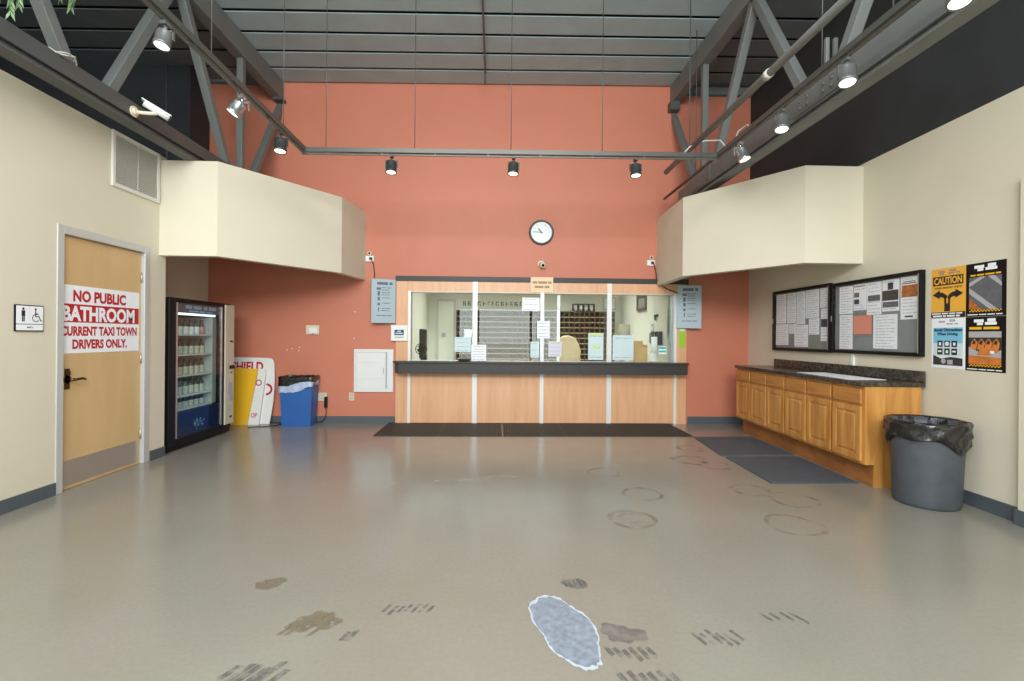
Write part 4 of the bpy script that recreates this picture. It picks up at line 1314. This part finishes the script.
pinned(4.71, 4.405, 1.21, 1.54, 'large white sheet below the wide grey photo in the nearer board', lines=11, seed=18, off=0.017)

# posters
def poster(y0, y1, z0, z1, lab, m):
    t = thing('poster', lab, 'poster', on_right(y0, z0, 0.0005), RR)
    G(m).box(0, y0-y1, -0.002, 0, 0, z1-z0).build('sheet', t)
    return t, y0-y1, z1-z0
t, w, h = poster(4.035, 3.725, 1.485, 1.90, 'yellow CAUTION poster with forked black arrows', 'yellow')
g = G('ink'); y_ = -0.0032
X = lambda f: f*w
Z = lambda f: f*h
g.rect(X(0.05), X(0.94), Z(0.655), Z(0.84), y_)
g.text('WHEN MAKING TURNS', X(0.1), X(0.9), Z(0.585), Z(0.625), y_, 0, 0.02)
g.rect(0, w, 0, Z(0.115), y_)
def sx(pts): g.poly([(X(a), y_, Z(b)) for a, b in pts])
sx([(0.40, 0.13), (0.57, 0.13), (0.57, 0.42), (0.40, 0.42)])
sx([(0.40, 0.30), (0.485, 0.30), (0.485, 0.47), (0.40, 0.36)]); 
def arc(pts_o, pts_i):
    for i in range(len(pts_o)-1):
        sx([pts_i[i], pts_o[i], pts_o[i+1], pts_i[i+1]])
n_ = 8
arc([(0.24+0.24*math.cos(PI/2*(1-i/n_)), 0.40+0.12*math.sin(PI/2*(1-i/n_))) for i in range(n_+1)], [(0.24+0.16*math.cos(PI/2*(1-i/n_)), 0.37+0.055*math.sin(PI/2*(1-i/n_))) for i in range(n_+1)])
arc([(0.74-0.24*math.cos(PI/2*(i/n_)), 0.40+0.12*math.sin(PI/2*(i/n_))) for i in range(n_+1)], [(0.74-0.17*math.cos(PI/2*(i/n_)), 0.37+0.055*math.sin(PI/2*(i/n_))) for i in range(n_+1)])
sx([(0.26, 0.385), (0.26, 0.565), (0.04, 0.47)]); sx([(0.72, 0.385), (0.94, 0.47), (0.72, 0.565)])
g.build('black_print', t)
g = G('yellow'); g.text('CAUTION', X(0.085), X(0.905), Z(0.675), Z(0.82), y_-0.0008, 0, 0.035); g.rect(X(0.46), X(0.51), Z(0.29), Z(0.40), y_-0.0008)
g.build('yellow_print', t)
g = G('ink_brown'); g.words(X(0.22), X(0.45), Z(0.93), 0.02, y_, 0, 1, 0.02); g.words(X(0.25), X(0.44), Z(0.885), 0.016, y_, 0, 2, 0.02); g.words(X(0.55), X(0.75), Z(0.94), 0.02, y_, 0, 3, 0.02); g.words(X(0.5), X(0.85), Z(0.89), 0.014, y_, 0, 4, 0.02); g.build('small_print', t)
g = G('paper'); g.words(X(0.03), X(0.92), Z(0.085), 0.010, y_-0.0008, 0, 5, 0.014); g.words(X(0.06), X(0.85), Z(0.035), 0.014, y_-0.0008, 0, 6, 0.014); g.build('white_print', t)

def dark_header(t, w, h):
    g = G('paper')
    g.words(0.22*w, 0.47*w, 0.925*h, 0.024, y_, 0, 1, 0.03); g.words(0.30*w, 0.45*w, 0.87*h, 0.02, y_, 0, 2, 0.03)
    g.words(0.56*w, 0.76*w, 0.935*h, 0.026, y_, 0, 3, 0.03); g.words(0.5*w, 0.82*w, 0.875*h, 0.022, y_, 0, 4, 0.03)
    g.words(0.05*w, 0.92*w, 0.035*h, 0.008, y_, 0, 5, 0.014)
    g.build('white_print', t)
    g = G('sun_yellow')
    for k in range(20):
        for r_ in range(2):
            if (k+r_) % 2 == 0:
                g.rect(w*(0.10+k*0.04), w*(0.14+k*0.04), h*(0.085+r_*0.02), h*(0.105+r_*0.02), y_)
    g.build('checker_strip', t)
t, w, h = poster(3.722, 3.41, 1.485, 1.90, 'black poster with grey road junction photo', 'black')
dark_header(t, w, h)
g = G('photo_grey', 'photo_light', 'photo_amber', 'sun_yellow')
g.rect(X(0.09), X(0.9), Z(0.125), Z(0.74), y_, 0)
y2 = y_-0.0006
q = lambda pts, mi: g.poly([(X(a), y2, Z(b)) for a, b in pts], mi)
q([(0.09, 0.55), (0.09, 0.44), (0.62, 0.125), (0.80, 0.125)], 1); q([(0.09, 0.56), (0.09, 0.64), (0.38, 0.74), (0.52, 0.74)], 1); q([(0.56, 0.74), (0.74, 0.74), (0.90, 0.60), (0.90, 0.53)], 1)
q([(0.09, 0.36), (0.09, 0.125), (0.42, 0.125)], 2)
g.words(X(0.12), X(0.88), Z(0.775), 0.012, y_, 3, 8, 0.014)
g.build('photo', t)
t, w, h = poster(4.03, 3.727, 1.065, 1.482, 'pale blue distraction poster with six black icons', 'paper')
g = G('sky_blue')
g.rect(X(0.06), X(0.94), Z(0.50), Z(0.81), y_); g.build('blue_field', t)
g = G('paper_blue'); g.rect(X(0.06), X(0.94), Z(0.24), Z(0.50), y_); g.build('pale_field', t)
g = G('navy'); g.text('Avoid Distractions', X(0.07), X(0.94), Z(0.73), Z(0.80), y_-0.0008, 0, 0.06); g.text('When Driving', X(0.18), X(0.80), Z(0.64), Z(0.715), y_-0.0008, 0, 0.06); g.build('heading', t)
g = G('ink', 'paper')
for a in range(3):
    for b in range(2):
        x0 = 0.19+a*0.215; z0 = 0.27+b*0.155
        g.rect(X(x0), X(x0+0.165), Z(z0), Z(z0+0.125), y_-0.0008, 0)
        if (a, b) == (1, 1): disc(g, X(x0+0.083), Z(z0+0.063), 0.018, y_-0.0014, 1)
        elif (a+b) % 2: g.rect(X(x0+0.05), X(x0+0.12), Z(z0+0.03), Z(z0+0.09), y_-0.0014, 1)
        else: g.rect(X(x0+0.03), X(x0+0.13), Z(z0+0.05), Z(z0+0.085), y_-0.0014, 1)
g.build('icon_grid', t)
g = G('photo_dark', 'photo_light'); g.poly([(X(a), y_, Z(b)) for a, b in ((0.06, 0.06), (0.94, 0.06), (0.94, 0.21), (0.6, 0.23), (0.3, 0.19), (0.06, 0.26))], 0); disc(g, X(0.38), Z(0.14), 0.022, y_-0.0008, 1); g.rect(X(0.5), X(0.66), Z(0.08), Z(0.17), y_-0.0008, 1); g.build('photo', t)
g = G('ink_grey'); g.words(X(0.22), X(0.44), Z(0.93), 0.016, y_, 0, 1, 0.02); g.words(X(0.55), X(0.72), Z(0.95), 0.02, y_, 0, 3, 0.02); g.words(X(0.46), X(0.8), Z(0.885), 0.012, y_, 0, 4, 0.02); g.build('small_print', t)
t, w, h = poster(3.722, 3.41, 1.06, 1.482, 'black poster with photo of orange cabs in traffic', 'black')
dark_header(t, w, h)
g = G('photo_orange', 'photo_light', 'photo_dark', 'sun_yellow', 'paper')
g.rect(X(0.09), X(0.9), Z(0.13), Z(0.73), y_, 1)
q([(0.09, 0.13), (0.90, 0.13), (0.90, 0.26), (0.09, 0.29)], 0)
q([(0.09, 0.62), (0.90, 0.62), (0.90, 0.40), (0.55, 0.29), (0.09, 0.45)], 2)
y2 = y_-0.0012
for k in range(4):
    x = 0.13+k*0.18
    q([(x, 0.42-k*0.02), (x+0.15, 0.40-k*0.02), (x+0.20, 0.52), (x+0.12, 0.60), (x+0.04, 0.55)], 0)
    y2 = y_-0.0017-k*0.0001
    q([(x+0.05, 0.50), (x+0.13, 0.49), (x+0.15, 0.56), (x+0.08, 0.565)], 2)
    y2 = y_-0.0012-k*0.0001
q([(0.3, 0.30), (0.62, 0.29), (0.75, 0.36), (0.72, 0.44), (0.4, 0.42)], 0)
g.rect(X(0.64), X(0.74), Z(0.33), Z(0.38), y_-0.0025, 4)
g.words(X(0.1), X(0.88), Z(0.79), 0.02, y_, 3, 9, 0.02)
g.build('photo', t)

# small white conduit stub below the boards
tag(G('white').box(0, 0.03, -0.02, 0, 0, 0.12).build('wire_cover', loc=on_right(4.98, 1.02), rotz=RR), 'short white wire cover between notice board and backsplash', 'wire cover')

# ================================================================== TRUSSES
def truss(x, lab, inner, z0, ch):
    """ch: depth of the bottom chord"""
    t = thing('roof_truss', lab, 'truss', (x, 0, z0))
    zc = CEIL - 0.01 - z0
    g = G('steel'); g.box(-0.07, 0.07, -2.1, YB-0.02, zc-0.26-0.0155*(0.9-x), zc-0.0155*(0.9-x)); g.build('top_chord', t, bevel=0.006)
    g = G('steel_dark' if inner > 0 else 'steel'); g.box(-0.06, 0.06, -2.1, 6.85, 0.06, ch)  # restroom-side chord: its shade is put into a darker steel colour
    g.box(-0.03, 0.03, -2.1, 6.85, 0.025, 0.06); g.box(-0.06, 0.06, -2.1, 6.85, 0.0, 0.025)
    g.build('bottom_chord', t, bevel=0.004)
    G('steel_dark').box(-0.07+0.03*inner, 0.07+0.03*inner, 7.06, YB, zc-0.36, zc-0.26-0.0155*(0.9-x)).build('wall_bearing', t)
    zt, zb = zc-0.18, ch-0.04
    mem = [(6.36, 7.36, zb, zt), (5.84, 4.90, zb, zt), (4.05, 4.93, zb, zt), (3.70, 2.72, zb, zt), (1.80, 2.66, zb, zt), (1.4, 0.4, zb, zt)]
    for ya, yb, za, zc_ in mem:
        G('steel').bar((0, ya, za), (0, yb, zc_), 0.085, 0.085, (1, 0, 0)).build('diagonal', t, bevel=0.006)
    for yv in ((6.13,) if inner > 0 else (6.13, 3.78)):
        for dx in ((0.0,) if yv > 5 else (-0.035, 0.035)):
            G('steel').bar((dx, yv, zb), (dx, yv, zt if yv > 5 else 0.56), 0.075 if yv > 5 else 0.03, 0.075 if yv > 5 else 0.03, (0, 1, 0)).build('vertical', t, bevel=0.004)
    for yv in ((6.1,) if inner > 0 else (6.1, 3.87)):
        g = G('steel')
        g.box(inner*0.06, inner*0.068, yv-0.28, yv+0.28, 0.08, ch+0.03)
        for a in (-0.2, -0.1, 0.1, 0.2):
            for zq in (0.13, 0.19): g.cone((inner*0.068, yv+a, zq), (inner*0.077, yv+a, zq), 0.013, seg=8)
        g.build('gusset_plate', t)
    return t
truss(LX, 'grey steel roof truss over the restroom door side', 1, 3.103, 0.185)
truss(RX, 'grey steel roof truss over the notice board side', -1, 3.15, 0.245)
# conduit on the dark upper wall, wire coil on the truss
tag(G('steel_dark').tube([(-4.50, 6.735, 5.0), (-4.50, 6.735, 4.2), (-4.47, 6.735, 3.15)], 0.012).build('wall_conduit'), 'thin grey conduit running down the dark upper wall', 'conduit')
g = G('cable_white')
g.tube([(0.09*math.cos(a)*0.8, 0.10*math.sin(a), 0.012+0.02*math.cos(a*2)) for a in [2*PI*i/28 for i in range(29)]], 0.006)
g.tube([(0.075*math.cos(a)*0.8+0.01, 0.085*math.sin(a), 0.025+0.02*math.sin(a*2)) for a in [2*PI*i/28 for i in range(29)]], 0.006)
tag(g.build('wire_coil', loc=(LX+0.02, 3.62, 3.282)), 'loose coil of pale wire lying on the truss chord', 'wire')
# hanging foliage at the frame's corner
t = thing('hanging_plant', 'trailing green and white foliage hanging from the roof truss', 'plant', (-3.03, 3.2, 4.78))
g = G('leaf'); rnd = random.Random(5)
strands = [((0.03, -0.12), 1.50), ((0.05, -0.09), 1.46), ((0.0, -0.16), 1.44), ((0.03, 0.30), 1.20), ((0.0, 0.25), 1.18), ((0.06, 0.28), 1.17)]
gs = G('leaf')
for (dx, dy), ln in strands:
    gs.tube([(0.0, 0.05, 0), (dx*0.6, dy*0.7, -0.08), (dx, dy, -ln*0.5), (dx, dy, -ln)], 0.004, 5)
    z = -0.1
    while z > -ln:
        for s in (-1, 1):
            a = rnd.uniform(-0.6, 0.6)
            c, sn = math.cos(a), math.sin(a)
            l = 0.07; wd = 0.016
            p0 = Vector((dx, dy, z)); d1 = Vector((c*0.35*s, sn*0.35*s, -1)).normalized(); sd = Vector((c, sn, 0))*wd*0.5
            tip = p0 + d1*l; mid = p0 + d1*l*0.45
            g.poly([p0, mid+sd, tip, mid-sd])
        z -= 0.035
g.build('leaves', t); gs.build('stems', t)
G('steel_dark').tube([(-0.10, 0.05, 0.0), (0.0, 0.05, 0.03), (0.02, 0.05, 0.0)], 0.008).build('hanger', t)

# bullet camera on the truss chord
t = thing('security_camera', 'white bullet camera on a long arm fixed to the truss', 'camera', (LX+0.06, 4.27, 3.205), 0)
G('beige_plastic').cone((0, 0, 0), (0.015, 0, 0), 0.045).cone((0.015, 0, 0), (0.03, 0.0, 0), 0.036, 0.024).build('wall_mount', t)
G('beige_plastic').tube([(0.025, 0, 0), (0.06, 0.02, 0.0), (0.11, 0.05, 0.01), (0.15, 0.07, 0.018)], 0.016).build('arm', t)
g = G('white_metal'); g.cone((0.075, 0.02, 0.085), (0.225, 0.12, 0.0), 0.027); g.bar((0.06, 0.015, 0.118), (0.235, 0.13, 0.02), 0.056, 0.007)
g.cone((0.14, 0.065, 0.018), (0.15, 0.07, 0.04), 0.012)
g.build('camera_body', t)
G('black_gloss').cone((0.225, 0.12, 0.0), (0.232, 0.125, -0.004), 0.022).build('lens', t)

# ================================================================== TRACK LIGHTING
TZ = 3.22
t = thing('lighting_track', 'suspended U-shaped lighting track hung on thin rods below the ceiling', 'lighting track', (0, 0, TZ))
def rail(p, q, nm):
    g = G('rail')
    g.bar(p, q, 0.05, 0.045)
    pp, qq = Vector(p)-Vector((0, 0, 0.042)), Vector(q)-Vector((0, 0, 0.042))
    g.bar(pp, qq, 0.018, 0.012)
    n = 8
    for k in range(n):
        c = Vector(p).lerp(Vector(q), (k+0.5)/n)
        g.bar(c-Vector((0, 0, 0.045)), c, 0.02, 0.02, (0, 1, 0))
    return g.build(nm, t)
TXL, TXR, TY = -2.0, 2.37, 5.1
rail((TXL, 0.8, 0), (TXL, TY, 0), 'side_rail'); rail((TXL-0.025, TY, 0), (TXR+0.025, TY, 0.035), 'back_rail'); rail((TXR, TY, 0.035), (TXR, 0.8, 0.035), 'side_rail')
for x, y in ((-1.78, TY), (-0.86, TY), (0.15, TY), (1.12, TY), (TXL, 4.6), (TXL, 3.45), (TXR, 3.45), (TXL, 2.0), (TXR, 2.0)):
    G('rail').cone((x, y, 0.02), (x, y, CEIL-TZ+0.0), 0.004, seg=8).build('suspension_rod', t)
g = G('cable_white'); g.tube([(1.98, TY, 0.03), (2.06, TY-0.02, 0.12), (2.2, TY-0.05, 0.17), (2.34, TY-0.12, 0.15), (2.37, TY-0.2, 0.04)], 0.008)
g.tube([(2.37, 4.75, 0.04), (2.40, 4.72, 0.14), (2.44, 4.62, 0.16), (2.41, 4.5, 0.05)], 0.008); g.build('feed_cable', t)

def spot(m, rotx, roty, scale, lab, loc):
    t = thing('track_spotlight', lab, 'spotlight', loc, 0, 'spotlights on the lighting track')
    g = G(m); g.box(-0.018, 0.018, -0.03, 0.03, 0, 0.02); g.cone((0, 0, -0.035), (0, 0, 0), 0.011, seg=10); g.build('adapter', t)
    mw = Matrix.Rotation(rotx, 4, 'X') @ Matrix.Rotation(roty, 4, 'Y')
    g = G(m); g.box(-0.05, 0.05, -0.008, 0.008, -0.03, -0.02); g.box(-0.064*scale, -0.056*scale, -0.008, 0.008, -0.1*scale, -0.02); g.box(0.056*scale, 0.064*scale, -0.008, 0.008, -0.1*scale, -0.02)
    yk = g.build('yoke', t); yk.location = (0, 0, -0.01)
    g = G(m)
    h = 0.135
    k_ = scale
    g.lathe([(r_*k_, z_*k_) for r_, z_ in [(0.03, -0.01), (0.052, -0.018), (0.055, -0.03), (0.055, -h+0.02), (0.058, -h+0.018), (0.058, -h), (0.050, -h), (0.047, -h+0.02)][::-1]], seg=24)
    hs = g.build('lamp_housing', t); hs.location = (0, 0, -0.03); hs.rotation_euler = (rotx, roty, 0)
    g = G('lamp_glow'); g.cone((0, 0, (-h+0.004)*k_), (0, 0, (-h+0.012)*k_), 0.049*k_, seg=24)
    ln = g.build('lamp_face', t); ln.location = (0, 0, -0.03); ln.rotation_euler = (rotx, roty, 0)
    return t
zb = TZ - 0.07
spot('spot_grey', R(-12), R(4), 0.8, 'grey spotlight on the left track arm nearest the camera', (TXL, 2.98, zb))
spot('spot_silver', R(-10), R(32), 0.9, 'silver tilted spotlight on the left track arm', (TXL, 3.86, zb))
spot('spot_black', R(-8), 0, 1, 'dark spotlight at the far end of the left track arm', (TXL, 4.55, zb))
spot('spot_black', R(-8), 0, 1, 'dark spotlight on the back rail, left of the clock', (-1.10, TY, zb+0.01))
spot('spot_black', R(-8), R(3), 1, 'dark spotlight in the middle of the back rail', (0.18, TY, zb+0.02))
spot('spot_black', R(-8), 0, 1, 'dark spotlight on the back rail, right of the clock', (1.48, TY, zb+0.028))
spot('spot_silver', R(-12), R(-14), 1, 'silver spotlight by the cable loops on the right track arm', (TXR, 4.62, zb+0.035))
spot('spot_grey', R(-12), R(8), 1, 'grey spotlight midway along the right track arm', (TXR, 3.94, zb+0.035))
spot('spot_grey', R(-12), R(6), 1, 'large grey spotlight on the right track arm, second from the frame edge', (TXR, 3.20, zb+0.035))
spot('spot_grey', R(-12), R(6), 1, 'grey spotlight cut off by the top frame edge on the right', (TXR, 2.41, zb+0.035))

# pipes beside the right truss
t = thing('sprinkler_pipe', 'grey open-ended pipe running above the right track arm', 'pipe', (2.1, 0, 3.35))
G('steel').cone((0, 5.92, 0), (0, 0.5, 0.0), 0.030, seg=20).build('pipe', t)
for y in (3.68,): G('cable_white').cone((0, y-0.03, 0), (0, y+0.03, 0), 0.036).build('coupling', t)
for y in (5.2, 2.6): G('steel_dark').cone((0, y, 0.03), (0, y, CEIL-3.35+0.02), 0.006, seg=8).build('hanger_rod', t)
t = thing('sprinkler_pipe', 'thin grey conduit pipe ending beside the right truss', 'pipe', (2.44, 0, 3.315))
G('steel_dark').cone((0, 6.94, 0), (0, 0.5, 0.0), 0.018, seg=14).build('pipe', t)
for y in (5.84, 2.9): G('steel_dark').cone((0, y, 0.015), (0, y, CEIL-3.315+0.02), 0.006, seg=8).build('hanger_rod', t)

t = thing('sprinkler_drop', 'thin grey conduit under the ceiling boards with a short drop before the terracotta wall', 'pipe', (-0.17, 0, CEIL-0.045))
G('steel').cone((0, 3.2, 0), (0, 6.8, 0), 0.012, seg=12).build('pipe', t)
G('steel_dark').cone((0, 6.8, 0.01), (0, 6.82, -0.16), 0.014, seg=12).build('drop', t)

# ================================================================== LIGHT
def area(name, loc, rot, sx, sy, power, col=(1, 1, 1)):
    l = bpy.data.lights.new(name, 'AREA')
    l.shape = 'RECTANGLE'; l.size = sx; l.size_y = sy; l.energy = power; l.color = col
    o = bpy.data.objects.new(name, l); COL.objects.link(o)
    o.location = loc; o.rotation_euler = rot
    return o
area('entry_daylight', (0.5, YF-0.2, 1.2), (R(90), 0, 0), 3.5, 2.1, 85, (0.92, 1.0, 0.96))
area('high_window_daylight', (-0.25, YF-0.2, 3.95), (R(97), 0, 0), 5.6, 1.8, 600, (0.96, 0.98, 1.0))
area('overhead_fill', (-0.25, 1.2, 5.28), (0, 0, 0), 4.5, 3.0, 190, (0.96, 0.98, 1.0))  # added fill light over the floor; the deck above is closed
lo = area('office_ceiling_light', (0.65, 9.1, 2.58), (0, 0, 0), 3.6, 1.8, 90, (1.0, 0.99, 0.95))
lo.data.spread = R(118)
w_ = bpy.data.worlds.new('sky'); S.world = w_; w_.use_nodes = True
w_.node_tree.nodes['Background'].inputs['Color'].default_value = (0.80, 0.90, 1.0, 1)
w_.node_tree.nodes['Background'].inputs['Strength'].default_value = 1.5

# ================================================================== CAMERA
cam = bpy.data.cameras.new('camera')
cam.sensor_fit = 'HORIZONTAL'
cam.sensor_width = 36.0
cam.lens = 483*36/1024
cam.shift_y = -4.3/1024
cam.clip_start = 0.05
co = bpy.data.objects.new('camera', cam); COL.objects.link(co)
co.location = (0, 0, 1.3)
co.rotation_euler = (R(90), R(-0.5), R(-2.0))
S.camera = co
S.view_settings.view_transform = 'Standard'
S.view_settings.look = 'None'
S.view_settings.gamma = 1.0
S.view_settings.exposure = 0.12
S.view_settings.use_curve_mapping = False
